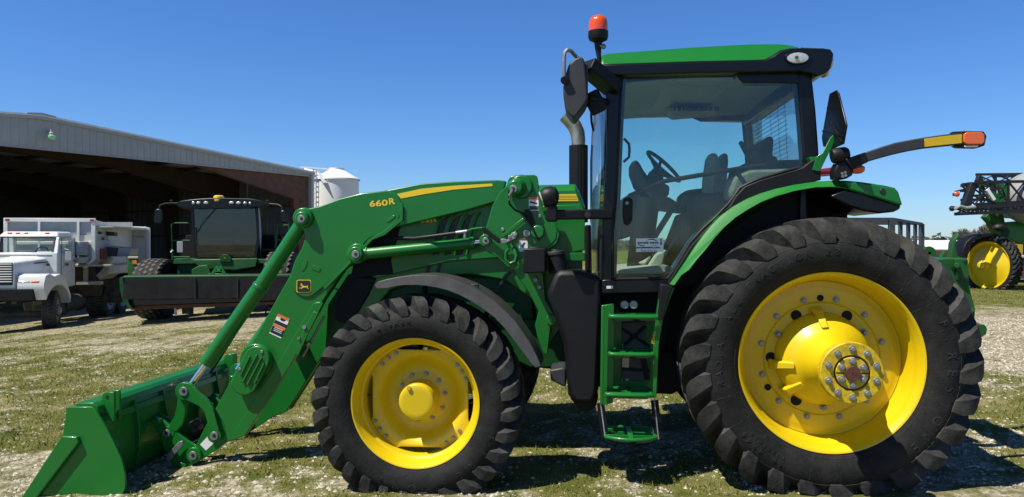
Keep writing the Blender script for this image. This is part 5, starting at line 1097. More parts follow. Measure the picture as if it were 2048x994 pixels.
MB().hexa([(xl+.13, cy0+.03, zs+.01), (xr-.13, cy0+.03, zs+.01), (xr-.13, cy0+.04, zs+.01), (xl+.13, cy0+.04, zs+.01)], [(xl+.15, cy0+.27, zr0), (xr-.17, cy0+.27, zr0), (xr-.17, cy0+.28, zr0), (xl+.15, cy0+.28, zr0)]).build('windscreen', 'clear', ft_)
p_ = [(xl+.14, cy0+.02, zs+.02), (xr-.14, cy0+.02, zs+.02), (xr-.18, cy0+.26, zr0-.01), (xl+.16, cy0+.26, zr0-.01)]
for a_, b_ in zip(p_, p_[1:]+p_[:1]): MB().bar(a_, b_, .045, .03).build('windscreen_seal', 'ink', ft_)
MB().box((xr-.012, cy0+.30, zs+.03), (xr-.006, cy1-.24, zr0-.02)).build('door_window', 'clear', ft_)
dr = MB().box((xr-.02, cy0+.26, wz(571, 23.4)), (xr+.012, cy1-.06, zs+.03)).build('door', 'truckwhite', ft_, .012)
for y_ in (cy0+.25, cy1-.05): MB().box((xr+.004, y_-.006, wz(571, 23.3)), (xr+.014, y_+.006, zr0-.05)).build('door_seam', 'ink', dr)
MB().box((xr+.012, cy1-.24, zs-.18), (xr+.035, cy1-.12, zs-.14)).build('handle', 'ink', dr, .005)
MB().box((xr+.012, cy0+.45, zs-.30), (xr+.016, cy0+.75, zs-.22)).build('red_badge', 'red', dr)
MB().tube([(xr, cy0+.35, zs+.25), (xr+.28, cy0+.1, zs+.2), (xr+.28, cy0+.1, zs-.1), (xr, cy0+.4, zs-.35)], .014, 6).box((xr+.18, cy0+.08, zs-.12), (xr+.36, cy0+.13, zs+.16)).build('door_mirror', 'boxgrey', dr)
MB().box((xl+.3, cy0+.5, zs-.4), (xr-.3, cy1-.3, zs+.10)).build('seat', 'dark', ft_, .08)
MB().tube([(xr-.62+.19*math.cos(t), cy0+.42+.06*math.sin(t), zs+.10+.19*math.sin(t)) for t in np.linspace(0, 6.2832, 25)], .018, 6).bar((xr-.8, cy0+.42, zs+.1), (xr-.44, cy0+.42, zs+.1), .03).build('steering_wheel', 'ink', ft_)
MB().box((xr-.62, cy0+.10, zs+.01), (xr-.20, cy0+.16, zs+.16)).build('dash_papers', 'white', ft_, .01)
for px_ in (20, 36, 52, 95):
    x = wx(px_, 23.1); MB().box((x-.06, cy0+.30, zr1-.10), (x+.06, cy0+.38, zr1-.03)).build('roof_marker', 'amber', ft_, .015)
MB().bar((gw+.1, 22.1, wz(527, 22.1)), (gw+.3, 22.6, wz(524, 22.6)), .03).bar((gw+.02, 22., wz(523, 22.)), (gw+.10, 22.1, wz(534, 22.)), .03).build('hood_latch', 'ink', hd2)
MB().box((gw+.30, 22.52, wz(532, 22.6)), (gw+.315, 22.7, wz(527, 22.6))).build('hood_badge', 'ink', hd2)
# wheels
def truck_wheel(x, y, rad, wid, dual=False):
    z = tz+rad-.03; o = MB().lathe_y([(rad*.56, .0), (rad*.60, .012), (rad*.80, .02), (rad*.94, -.005), (rad, -.03), (rad, -wid+.03), (rad*.94, -wid), (rad*.6, -wid+.02), (rad*.56, -wid)], 48).build('wheel', 'grime', ft_, off=(0, 0, 0), loc=(x-TOF.x, y-TOF.y, z-tz))
    tr_ = MB()
    for i in range(36):
        a = 2*math.pi*i/36
        for w0, w1, da in ((-.03, -wid*.45, .0), (-wid*.55, -wid+.03, .09)):
            p = lambda r_, w_, aa: (r_*math.cos(aa), -w_, r_*math.sin(aa))
            tr_.hexa([p(rad-.005, w0, a+da-.055), p(rad-.005, w0, a+da+.055), p(rad-.005, w1, a+da+.10), p(rad-.005, w1, a+da-.01)], [p(rad+.014, w0, a+da-.05), p(rad+.014, w0, a+da+.05), p(rad+.014, w1, a+da+.095), p(rad+.014, w1, a+da-.005)])
    tr_.build('tread', 'lug', o, off=(0, 0, 0))
    MB().lathe_y([(rad*.57, -.02), (rad*.57, .0), (rad*.53, .0), (rad*.50, -.04), (rad*.42, -.06), (rad*.36, -.02), (rad*.30, -.02), (rad*.22, -.03), (rad*.20, .05), (rad*.14, .09), (.001, .09)], 36).build('rim', 'tan', o, off=(0, 0, 0))
    lug_ = MB()
    for i in range(10): a = i*.628; lug_.cyl((rad*.29*math.cos(a), .03, rad*.29*math.sin(a)), (rad*.29*math.cos(a), -.02, rad*.29*math.sin(a)), .018, n=6)
    lug_.build('lug_nuts', 'grime', o, off=(0, 0, 0))
    return o
wob = truck_wheel(TX1-.02, 22.02, .58, .34); wob.rotation_euler = (0, 0, R(90+14))
wob = truck_wheel(TX0+.02, 22.02, .58, .34); wob.rotation_euler = (0, 0, R(-90))
for yy in (26.05, 27.3):
    wob = truck_wheel(TX1+.02, yy, .58, .62); wob.rotation_euler = (0, 0, R(90))
    wob = truck_wheel(TX0-.02, yy, .58, .62); wob.rotation_euler = (0, 0, R(-90))
MB().box((tm-.45, 21.3, wz(606, 21.7)), (tm-.30, 28.3, wz(594, 21.7))).box((tm+.30, 21.3, wz(606, 21.7)), (tm+.45, 28.3, wz(594, 21.7))).build('chassis_rail', 'grime', ft_, .01)
MB().cyl((tm, 26.05, tz+.5), (tm+1.0, 26.05, tz+.5), .13, n=16).ball((tm+.2, 26.05, tz+.5), .30, 16).build('rear_axle', 'grime', ft_); MB().cyl((tm-1, 22.02, tz+.45), (tm+1, 22.02, tz+.45), .09, n=12).build('front_axle', 'grime', ft_)
MB().cyl((xr-.2, 23.3, tz+.62), (xr-.2, 24.7, tz+.62), .26, n=24).build('fuel_tank', 'grime', ft_, .02)
tb('step_box', (xr-.5, 23., tz+.35), (xr, 23.4, tz+.75), 'grime')
# mixer box: front panel, receding side with a chamfered foot, rear flange
by0, by1 = 24.4, 28.; bxr = wx(189, by0); bxl = wx(11, by0); bzt = wz(438, by0); bzb = wz(531, by0)-.05
boxm = MB().hexa([(bxl, by0, bzb+.35), (bxr, by0, bzb+.22), (bxr, by1, bzb+.22), (bxl, by1, bzb+.35), ][:4], [(bxl, by0, bzt), (bxr, by0, bzt), (bxr, by1, bzt-.05), (bxl, by1, bzt-.05)])
boxm = MB(); cs = [(bxl, bzb+.25), (bxl+.25, bzb), (bxr-.25, bzb), (bxr, bzb+.25), (bxr, bzt), (bxl, bzt)]
boxm.hexa([(x, by0, z) for x, z in cs], [(x, by0+.04, z) for x, z in cs]); MB().hexa([(x, by1-.04, z) for x, z in cs], [(x, by1, z) for x, z in cs]).build('box_end_panel', 'boxgrey', ft_)
bx_ = boxm.build('box_end_panel', 'boxgrey', ft_)
for a, b in zip(cs[:4], cs[1:5]):
    pass
sidep = MB().hexa([(bxr-.03, by0+.04, bzb+.25), (bxr, by0+.04, bzb+.25), (bxr, by1-.04, bzb+.25), (bxr-.03, by1-.04, bzb+.25)], [(bxr-.03, by0+.04, bzt-.02), (bxr, by0+.04, bzt-.02), (bxr, by1-.04, bzt-.28), (bxr-.03, by1-.04, bzt-.28)])
sidep.hexa([(bxr-.28, by0+.04, bzb), (bxr-.25, by0+.04, bzb), (bxr-.25, by1-.04, bzb), (bxr-.28, by1-.04, bzb)], [(bxr-.03, by0+.04, bzb+.25), (bxr, by0+.04, bzb+.25), (bxr, by1-.04, bzb+.25), (bxr-.03, by1-.04, bzb+.25)])
sp = sidep.build('box_side', 'boxwhite', ft_)
MB().hexa([(bxl, by0+.04, bzb+.25), (bxl+.03, by0+.04, bzb+.25), (bxl+.03, by1-.04, bzb+.25), (bxl, by1-.04, bzb+.25)], [(bxl, by0+.04, bzt), (bxl+.03, by0+.04, bzt), (bxl+.03, by1-.04, bzt-.28), (bxl, by1-.04, bzt-.28)]).box((bxl+.25, by0+.04, bzb), (bxr-.25, by1-.04, bzb+.03)).build('box_side', 'boxwhite', ft_)
fr_ = MB(); y0_ = by0-.07
fr_.box((bxl-.03, y0_, bzt-.09), (bxr+.05, y0_+.07, bzt+.03)).box((bxl-.03, y0_, bzb+.25), (bxl+.09, y0_+.07, bzt-.09)).box((bxr-.07, y0_, bzb+.25), (bxr+.05, y0_+.07, bzt-.09))
for px_ in (80, 158): fr_.box((wx(px_-2.5, by0), y0_, bzb), (wx(px_+2.5, by0), y0_+.066, bzt-.09))
fr_.hexa([(bxr-.07, y0_, bzb+.25), (bxr+.05, y0_, bzb+.25), (bxr+.05, y0_+.07, bzb+.25), (bxr-.07, y0_+.07, bzb+.25)], [(bxr-.35, y0_, bzb-.03), (bxr-.22, y0_, bzb-.03), (bxr-.22, y0_+.07, bzb-.03), (bxr-.35, y0_+.07, bzb-.03)])
fr_.box((bxl+.2, y0_+.001, wz(489, by0)), (bxr-.05, y0_+.06, wz(483, by0))).build('box_frame', 'truckwhite', bx_, .008)
MB().box((bxl+.06, y0_+.05, wz(520, by0)), (bxr-.1, by0+.002, wz(470, by0))).build('white_panel', 'boxwhite', bx_)
for px_ in (15, 184): MB().box((wx(px_-4, y0_), y0_-.03, bzt-.07), (wx(px_+4, y0_), y0_, bzt-.0)).build('marker_lamp', 'red', bx_, .01)
re_ = MB(); ex_ = .42
rc = [(bxr-.02, bzb+.0), (bxr+ex_-.25, bzb-.02), (bxr+ex_, bzb+.25), (bxr+ex_, bzt-.30), (bxr-.02, bzt-.28)]
rpx = wx(300, by1); ex_ = rpx-bxr
rc = [(bxr-.3, wz(533, by1)), (wx(282, by1), wz(533, by1)), (wx(300, by1), wz(518, by1)), (wx(300, by1), wz(455, by1)), (bxr-.3, wz(451, by1))]
MB().hexa([(x, by1, z) for x, z in rc], [(x, by1+.06, z) for x, z in rc]).build('side_wing', 'boxwhite', sp, .01)
wf = MB().box((wx(294, by1), by1-.05, wz(518, by1)), (wx(300, by1), by1, wz(455, by1))).box((bxr, by1-.05, wz(459, by1)), (wx(294, by1), by1, wz(453, by1)))
wf.hexa([(wx(294, by1), by1-.05, wz(518, by1)), (wx(300, by1), by1-.05, wz(518, by1)), (wx(300, by1), by1, wz(518, by1)), (wx(294, by1), by1, wz(518, by1))], [(wx(278, by1), by1-.05, wz(533, by1)), (wx(283, by1), by1-.05, wz(533, by1)), (wx(283, by1), by1, wz(533, by1)), (wx(278, by1), by1, wz(533, by1))]); wf.build('wing_frame', 'truckwhite', sp, .005)
MB().box((bxr-.02, by0+.1, bzt-.26), (wx(296, by1), by1-.06, bzt-.22)).build('side_ledge', 'boxwhite', sp)
def wtext(name, body, px, py, Y, hpx, wpx, mat, parent):
    vs, fs = text_mb(body, 1.0); x0 = min(p[0] for p in vs); x1 = max(p[0] for p in vs); y0 = min(p[1] for p in vs); y1 = max(p[1] for p in vs); k = Y/F; c = W(px, py, Y)
    return MB().add([(c[0]+(p[0]-(x0+x1)/2)/(x1-x0)*wpx*k, Y, c[2]+(p[1]-(y0+y1)/2)/(y1-y0)*hpx*k) for p in vs], fs).build(name, mat, parent)
wtext('side_lettering', 'COMMERCIAL', 263, 472, by1-.004, 4, 15, 'ink', sp); wtext('side_lettering', 'FEED MIXER', 280, 473.5, by1-.004, 4, 14, 'ink', sp)
MB().box(W(243, 475, by1-.02), Vector(W(254, 466, by1-.02))+Vector((0, .01, 0))).build('maker_plate', 'ink', sp); wtext('side_lettering', 'LAIRD', 248.5, 470.5, by1-.025, 4, 9, 'white', sp)
# discharge chute and clutter between cab and wing
def wpoly(name, pts, Y0, Y1, mat, parent, bevel=.01):
    P = [W(a, b, Y0) for a, b in pts]; return MB().hexa([(p[0], Y0, p[2]) for p in P], [(p[0], Y1, p[2]) for p in P]).build(name, mat, parent, bevel)
ch = wpoly('discharge_chute', [(192, 551), (200, 560), (216, 549), (250, 546), (256, 513), (228, 514)], 25., 26.1, 'tan', ft_)
wpoly('chute_panel', [(219, 527), (254, 524), (252, 512), (228, 514)], 24.97, 25., 'boxwhite', ch); wpoly('chute_panel', [(216, 547), (250, 545), (253, 529), (219, 531)], 24.97, 25., 'boxwhite', ch)
wpoly('chute_hood', [(213, 492), (232, 494), (262, 497), (258, 513), (230, 513), (214, 512)], 25.2, 26., 'tank', ch); wpoly('belt', [(214, 494), (236, 496), (232, 512), (215, 513)], 25.15, 25.2, 'ink', ch)
MB().bar(W(209, 467, 25.3), W(222, 490, 25.3), .10, .06).build('chute_strut', 'boxwhite', ch, .01)
wpoly('control_box', [(213, 463), (229, 465), (229, 472), (213, 471)], 25.3, 25.6, 'ink', sp); wpoly('control_box', [(192, 462), (201, 464), (200, 468), (192, 468)], 24.7, 24.9, 'ink', sp)
MB().cyl(W(204, 519, 24.9), W(204, 497, 24.9), .065, n=16).build('fire_extinguisher', 'red', ft_, .01); MB().cyl(W(206, 480, 24.9), W(206, 474, 24.9), .05, n=12).build('gauge', 'red', ft_)
MB().cyl(W(162, 510, 24.2), W(162, 483, 24.2), .21, n=24).cyl(W(162, 514, 24.2), W(162, 526, 24.2), .25, .20, n=24).build('air_cleaner', 'boxgrey', ft_, .02)
MB().cyl(W(150, 520, 24.2), W(150, 497, 24.2), .075, n=16).build('exhaust_stack', 'ink', ft_, .01)
MB().box(W(150, 533, 24.3), Vector(W(222, 529, 24.3))+Vector((0, .3, 0))).box(W(152, 570, 24.5), Vector(W(200, 563, 24.5))+Vector((0, .3, 0))).box(W(166, 565, 24.6), Vector(W(172, 532, 24.6))+Vector((0, .2, 0))).build('sub_frame', 'tan', ft_, .01)
wpoly('mud_flap', [(200, 560), (252, 552), (250, 605), (205, 605)], 25.7, 25.75, 'grime', ft_)
wpoly('under_tank', [(150, 530), (190, 533), (198, 560), (200, 592), (152, 592)], 25.3, 26.7, 'grime', ft_)

W, wx, wz = W_w, wx_w, wz_w
# ================================================================== FORAGE HARVESTER with header
HY = 21.6
hv = thing('forage_harvester', 'green self propelled harvester with dark cab and wide canvas front header', 'harvester', (wx(440, 22.2), 22.8, gz(-8.8, 22)))
def hp_(name, pts, Y0, Y1, mat, parent=None, bevel=.01):      # the machine stands facing the yard, its long axis turned with it
    P = [W(a, b, Y0) for a, b in pts]; q = (440-1024)/F*(Y1-Y0); return MB().hexa([(p[0], Y0, p[2]) for p in P], [(p[0]+q, Y1, p[2]) for p in P]).build(name, mat, parent or hv, bevel)
def ht(name, pts, r, mat, parent=None, n=8): return MB().tube([W(*p) for p in pts], r, n).build(name, mat, parent or hv)
cabw = [(380, 416), (516, 414), (519, 440), (520, 480), (514, 517), (470, 520), (390, 517), (384, 480)]
hp_('cab_glass', [(386, 417), (511, 415), (513, 440), (514, 480), (508, 514), (450, 516), (392, 514), (389, 480)], HY, HY+.02, 'darkglass', bevel=.004)
hp_('cab_pillar', [(381, 415), (387, 415), (390, 480), (394, 516), (389, 517), (384, 480)], HY-.02, HY+.15, 'gloss'); hp_('cab_pillar', [(510, 414), (515, 414), (519, 480), (513, 517), (508, 516), (514, 470)], HY-.02, HY+.15, 'gloss')
hp_('side_glass_edge', [(516, 416), (519, 416), (523, 470), (521, 500), (519, 480)], HY+.1, HY+.13, 'bright', bevel=.004)
hp_('cab_back', [(384, 415), (516, 414), (518, 517), (388, 517)], HY+1.6, HY+1.7, 'dark')
hp_('operator_seat', [(430, 516), (432, 470), (470, 468), (474, 516)], HY+.8, HY+1.2, 'dark'); ht('steering_wheel', [(452+12*math.cos(t), 486+7*math.sin(t), HY+.5) for t in np.linspace(0, 6.28, 17)], .02, 'ink')
rf_ = hp_('roof', [(350, 407), (362, 402), (395, 398), (430, 396), (445, 396), (500, 398), (532, 403), (540, 408), (500, 415), (500, 416), (385, 417), (360, 412)], HY-.25, HY+1.8, 'gloss', bevel=.04)
hp_('roof_top', [(362, 401.5), (395, 397.5), (430, 395.5), (500, 397), (530, 402.5), (440, 400)], HY-.1, HY+1.8, 'green_dark', rf_, .02)
for px_, sx in ((387, 5), (397, 7), (412, 8), (463, 8), (477, 8), (490, 6), (500, 4)):
    c = W(px_, 405+abs(px_-440)*.02, HY-.26); MB().ball(c, .055, 12, (sx/6, .6, .8)).build('roof_light', 'lamp', rf_)
c = W(437.5, 403, HY-.1); MB().lathe_z([(.001, 0), (.16, 0), (.17, .05), (.13, .07), (.13, .085), (.145, .10), (.14, .15), (.10, .175), (.001, .18)], 24, c).build('receiver_dome', 'decal_yellow', rf_)
MB().tube([W(495, 400, HY), W(495, 350, HY)], .010, 5).build('antenna', 'ink', rf_)
for a in (343, 535): MB().ball(W(a, 402, HY), .04, 8).cyl(W(a, 402, HY), W(a, 408, HY), .012, n=6).build('marker', 'ink', rf_)
for pts, hsng in (([(360, 406, HY), (330, 407, HY-.1), (319, 411, HY-.2), (318, 420, HY-.2)], [(310, 419), (316, 417), (325, 420), (326, 440), (322, 447), (309, 446), (307, 435)]), ([(532, 407, HY), (556, 409, HY-.1), (563, 413, HY-.2), (565, 422, HY-.2)], [(560, 422), (566, 420), (573, 422), (576, 444), (570, 446), (562, 444)])):
    a = ht('mirror_arm', pts, .025, 'ink'); hp_('mirror', hsng, HY-.28, HY-.16, 'gloss', a, .03)
ht('wiper', [(432, 416, HY-.03), (405, 445, HY-.05), (394, 465, HY-.03)], .010, 'ink'); ht('wiper', [(391, 455, HY-.03), (393, 490, HY-.03)], .014, 'ink')
fp_ = hp_('front_panel', [(386, 519), (516, 516), (512, 534), (470, 541), (406, 538), (392, 530)], HY-.05, HY+.6, 'green_dull', bevel=.03)
hp_('nose_panel', [(440, 514), (446, 509), (455, 509), (462, 514), (462, 524), (440, 524)], HY-.09, HY-.04, 'green_dark', fp_)
hp_('leaping_deer', [(447+2.6*(x+1), 516-2.2*y) for x, y in DEER], HY-.10, HY-.092, 'decal_yellow', fp_, 0)
hp_('platform', [(345, 519), (392, 518), (396, 527), (347, 528)], HY, HY+1.6, 'green_dull'); hp_('platform', [(512, 518), (590, 519), (590, 527), (512, 527)], HY, HY+1.6, 'green_dull')
hp_('body', [(355, 528), (590, 528), (590, 556), (355, 556)], HY+.3, HY+3.5, 'green_dark'); hp_('rear_body', [(372, 470), (560, 470), (585, 520), (360, 520)], HY+2, HY+5, 'dark')
hp_('green_bracket', [(397, 532), (415, 530), (425, 555), (385, 556), (383, 540)], HY-.6, HY-.1, 'green_dull'); 
for pts in ([(345, 520, HY), (343, 450, HY), (346, 446, HY), (380, 446, HY)], [(344, 481, HY), (380, 481, HY)], [(347, 514, HY), (380, 514, HY)], [(521, 520, HY+.3), (521, 474, HY+.3), (524, 468, HY+.3), (550, 468, HY+.3), (552, 520, HY+.3)], [(552, 500, HY+.2), (554, 455, HY+.2), (556, 449, HY+.2), (578, 446, HY+.2), (575, 500, HY+.2)], [(521, 500, HY+.3), (552, 500, HY+.3)], [(553, 452, HY+.2), (576, 450, HY+.2)], [(553, 480, HY+.2), (577, 480, HY+.2)]):
    ht('handrail', pts, .022, 'green_dull')
hp_('blue_step_tread', [(354, 483), (366, 483), (366, 505), (354, 505)], HY+.5, HY+.55, 'tank')
ht('work_light_arm', [(346, 500, HY), (342, 505, HY)], .03, 'bright')
def flot_wheel(px):
    x = wx(px, HY+.9); y = HY+.3; rad = .89; z = gz(x, y)+rad-.03
    o = MB().lathe_y([(rad*.5, .0), (rad*.7, .03), (rad*.9, .0), (rad*.985, -.09), (rad, -.2), (rad, -.55), (rad*.985, -.67), (rad*.9, -.77), (rad*.5, -.77)], 48).build('wheel', 'rubber', hv, off=(0, 0, 0), loc=(x-hv.location.x, y-hv.location.y, z-hv.location.z))
    t_ = MB(); p = lambda r_, w_, aa: (r_*math.cos(aa), -w_, r_*math.sin(aa))
    for i in range(30):
        for j in range(5):
            a = 2*math.pi*(i+.5*(j % 2))/30; w_ = -.08-.15*j; h_, k_ = .095, .075; r0, r1 = rad-.02, rad+.012-(0.03 if j in (0, 4) else 0)
            b_ = [p(r0, w_-k_, a), p(r0, w_, a-h_), p(r0, w_+k_, a), p(r0, w_, a+h_)]; t0 = [p(r1, w_-k_*.8, a), p(r1, w_, a-h_*.8), p(r1, w_+k_*.8, a), p(r1, w_, a+h_*.8)]; t_.hexa(b_, t0)
    t_.build('tread', 'dusty_lug', o, off=(0, 0, 0))
    MB().lathe_y([(rad*.52, -.03), (rad*.52, 0), (rad*.46, 0), (rad*.42, -.1), (rad*.2, -.12), (rad*.15, -.05), (.001, -.05)], 36).build('rim', 'yellow', o, off=(0, 0, 0))
    o.rotation_euler = (0, 0, R(90)); return o
flot_wheel(358); flot_wheel(606)
hw_ = hp_('header', [(248, 600), (252, 553), (640, 549), (640, 598), (256, 612), (258, 618), (254, 612)], 19.96, 21.18, 'dark', bevel=.02)
hp_('top_tube', [(246, 552), (640, 548), (640, 554), (247, 557)], 19.79, 20.07, 'green_dull', hw_, .02)
for (a, b, c_) in ((248, 390, 0), (390, 475, .4), (475, 640, .2)):
    n_ = 14; rows = []
    for f, py_ in ((0, 556), (.35, 570), (.7, 585), (1, 598.5)):
        rows.append([W(a+(b-a)*i/n_+(2-f*5 if a == 248 and i == 0 else 0), py_-2*(a-248)/400-1.5*i/n_+0.3*math.sin(i*1.3+c_), 19.76-.03-.012*f*math.sin(i*1.7+c_*5)) for i in range(n_+1)])
    MB().sheet(rows, .012, (0, 1, 0)).build('canvas_curtain', 'tarp', hw_)
for px_ in (390, 475): hp_('canvas_seam', [(px_-1, 555.5), (px_+1, 555.5), (px_+1, 598), (px_-1, 598)], 19.70, 19.72, 'ink', hw_, 0)
hp_('end_shield', [(239, 556), (246, 553), (249, 580), (258, 606), (266, 618), (258, 618), (246, 604), (240, 580)], 19.85, 20.96, 'green_dark', hw_)
hp_('skid_beam', [(260, 612), (640, 600), (640, 606), (262, 620)], 20.29, 20.96, 'rust', hw_)
hp_('deflector', [(363, 615), (386, 613), (386, 632), (376, 628), (364, 628)], 20.74, 21.18, 'grime', hw_); ht('support_leg', [(534, 600, 20.74), (530, 640, 20.74)], .02, 'ink', hw_)
hp_('bolt_cover', [(348, 616), (353, 615), (354, 630), (349, 630)], 20.63, 20.74, 'bright', hw_)
tri = MB()
for a, b in (((424, 549), (436, 533)), ((450, 549), (440, 533)), ((432, 541), (445, 541))): tri.bar(W(*a, 19.96), W(*b, 19.96), .06, .08)
tri.bar(W(416, 549, 19.96), W(458, 549, 19.96), .05).build('hitch_frame', 'green', hw_, .006)
hp_('marker_panel', [(256, 517), (276, 517), (277, 553), (256, 553)], 21.52, 21.63, 'green_dull'); hp_('marker_cap', [(255.5, 513), (276.5, 513), (276.5, 517), (255.5, 517)], 21.50, 21.65, 'tan'); hp_('orange_reflector', [(265, 521), (274, 522), (274, 529), (265, 528)], 21.49, 21.52, 'amber')

# ================================================================== FEED BINS behind the shed
def bin_(px0, px1, pyt, pyc, Y, label, ladder):
    r_ = (px1-px0)/2/F*Y; x = wx((px0+px1)/2, Y); z0 = 0.2; zt2 = wz(pyt, Y); zc2 = wz(pyc, Y)
    b = thing('feed_bin', label, 'feed bin', (x, Y, z0))
    MB().lathe_z([(r_*.35, z0+.8-z0), (r_, 2.2-z0), (r_, zt2-z0)], 48, (x, Y, z0)).build('bin_body', 'bright', b, angle=25)
    MB().lathe_z([(r_*1.06, zt2-.06-z0), (r_*1.05, zt2+.02-z0), (r_*.34, zc2-.06-z0), (r_*.34, zc2+.05-z0), (.001, zc2+.08-z0)], 48, (x, Y, z0)).build('bin_roof', 'bright', b, angle=20)
    for i in range(4):
        a = .78+i*1.57; MB().bar((x+r_*.8*math.cos(a), Y+r_*.8*math.sin(a), -.5), (x+r_*.98*math.cos(a), Y+r_*.98*math.sin(a), 2.4), .10).build('bin_leg', 'bright', b)
    if ladder:
        l = MB(); a = R(222); lx, ly = x+(r_+.12)*math.cos(a), Y+(r_+.12)*math.sin(a)
        for s_ in (-.17, .17): l.bar((lx-s_*math.sin(a), ly+s_*math.cos(a), .6), (lx-s_*math.sin(a), ly+s_*math.cos(a), zt2+.5), .045)
        for i in range(18): z = .8+i*.30; l.bar((lx+.17*math.sin(a), ly-.17*math.cos(a), z), (lx-.17*math.sin(a), ly+.17*math.cos(a), z), .035)
        l.build('bin_ladder', 'boxgrey', b)
        MB().bar(W(640, 349, Y-r_*.9), W(652, 366, Y-r_-.1), .35, .08).build('inspection_hatch', 'bright', b)
    return b
bin_(630, 717, 359, 338, 45, 'white round feed bin with ladder beside the shed corner', True)
b2 = bin_(588, 650, 352, 338, 50, 'smaller white feed bin mostly hidden behind the shed corner', False)
MB().bar(W(600, 334, 47), W(665, 339, 47), .09).bar(W(600, 341, 47), W(640, 345, 47), .09).bar(W(606, 334, 47), W(606, 345, 47), .06).build('catwalk_rail', 'bright', b2)

# ================================================================== SPRAYER on the right
SY = 23.5
sg_ = gz(wx(1985, SY), SY)
spv = thing('crop_sprayer', 'tall green crop sprayer with folded black boom and yellow wheel', 'sprayer', (wx(2040, SY), SY+1.2, sg_))
def sp_(name, pts, Y0, Y1, mat, parent=None, bevel=.01): return wpoly(name, pts, Y0, Y1, mat, parent or spv, bevel)
def spray_wheel(px, Y):
    cpx, cpy = px, 530; c = W(cpx, cpy, Y); rad = 60/F*Y; off_ = (c[0]-spv.location.x, Y-spv.location.y, c[2]-spv.location.z)
    o = MB().lathe_y([(rad*.77, -.40), (rad*.77, -.012), (rad*.79, .0), (rad*.765, .0), (rad*.74, -.03), (rad*.71, -.07), (rad*.70, -.10), (rad*.45, -.03), (rad*.32, .02), (rad*.22, .04), (.12, .05), (.12, .0)], 64).build('wheel', 'yellow', spv, off=(0, 0, 0), loc=off_, angle=35)
    MB().lathe_y([(.125, .0), (.15, .06), (.15, .22), (.12, .24), (.10, .32), (.07, .34), (.001, .34)], 32).build('hub', 'yellow', o, off=(0, 0, 0))
    wheel_tyre(o, rad*.785, rad, .36, 36, rad-.02)
    hb = MB()
    for i in range(10): a = i*.628; hb.cyl((.135*math.cos(a), -.2, .135*math.sin(a)), (.135*math.cos(a), -.26, .135*math.sin(a)), .015, n=6)
    hb.build('hub_bolts', 'steel', o, off=(0, 0, 0)); return o
for n_ in (0, 1):
    o = spray_wheel(1975 if n_ == 0 else 1975, SY)
    o.rotation_euler = (0, 0, R(-72))
    if n_: o.location.x += 2.9; o.location.y += 1.0
fn = [(1926, 518), (1926, 500), (1933, 484), (1945, 474), (1965, 468), (1990, 466), (1998, 470), (1990, 472), (1968, 475), (1950, 481), (1940, 492), (1936, 516)]
sp_('wheel_fender', fn, SY-.15, SY+.45, 'black', bevel=.02)
fgr = sp_('chassis', [(1993, 446), (2120, 436), (2120, 490), (2040, 488), (2008, 472)], SY+.5, SY+1.1, 'green', bevel=.03)
MB().bar(W(1972, 428, SY+.6), W(2010, 470, SY+.6), .28, .3).bar(W(1996, 420, SY+.6), W(2006, 470, SY+.6), .18).build('lift_leg', 'green_dull', spv, .02)
MB().bar(W(2010, 460, SY+.2), W(1990, 530, SY+.25), .22, .22).build('wheel_leg', 'green_dark', spv, .02)
MB().ball(W(2000, 455, SY+.1), .16, 14, (1.4, 1, .8)).build('air_bag', 'ink', spv)
MB().ball(W(2082, 396, SY+.1), 1.12, 32, (1, 1.1, .80)).build('spray_tank', 'tank', spv)
sp_('tank_saddle', [(2014, 426), (2120, 416), (2120, 440), (2018, 435)], SY+.7, SY+1.2, 'tank', bevel=.03)
def truss(name, x0, x1, ya, yb, yc_, yd, Y0, n_, mat='ink', r_=.058, parent=None):
    m = MB(); m.bar(W(x0, ya, Y0), W(x1, yb, Y0), r_*1.5).bar(W(x0, yc_, Y0), W(x1, yd, Y0), r_*1.5)
    for i in range(n_):
        f0, f1 = i/n_, (i+1)/n_; t0 = (x0+(x1-x0)*f0, ya+(yb-ya)*f0); b1 = (x0+(x1-x0)*f1, yc_+(yd-yc_)*f1); t1 = (x0+(x1-x0)*f1, ya+(yb-ya)*f1); b0 = (x0+(x1-x0)*f0, yc_+(yd-yc_)*f0)
        m.bar(W(*t0, Y0), W(*b1, Y0), r_*.8); m.bar(W(*b0, Y0), W(*t1, Y0), r_*.6); m.bar(W(*t1, Y0), W(*b1, Y0), r_)
    return m.build(name, mat, parent or spv)
bo = truss('boom_section', 1950, 2150, 364, 362, 409, 398, SY-.5, 6)
truss('boom_section', 1910, 2150, 416, 404, 428, 418, SY-.7, 9, r_=.065); truss('boom_section', 1922, 2150, 371, 371, 400, 396, SY+.9, 6); truss('boom_section', 1952, 2150, 349, 347, 366, 364, SY+.4, 5, r_=.05)
truss('boom_section', 1930, 2150, 392, 384, 420, 412, SY+1.6, 7, r_=.05); truss('boom_section', 1960, 2150, 372, 372, 412, 408, SY+.2, 5, 'green_dull', .06)
truss('boom_section', 1985, 2150, 352, 352, 420, 410, SY+2.2, 4, 'ink', .06)
MB().bar(W(1945, 366, SY-.3), W(1930, 412, SY-.3), .24, .2).bar(W(1925, 370, SY-.2), W(1950, 368, SY-.2), .12).bar(W(1921, 382, SY-.2), W(1948, 380, SY-.2), .08).bar(W(1960, 352, SY), W(1955, 368, SY), .16).bar(W(1985, 366, SY), W(1992, 420, SY), .12).build('boom_hinge', 'ink', bo, .01)
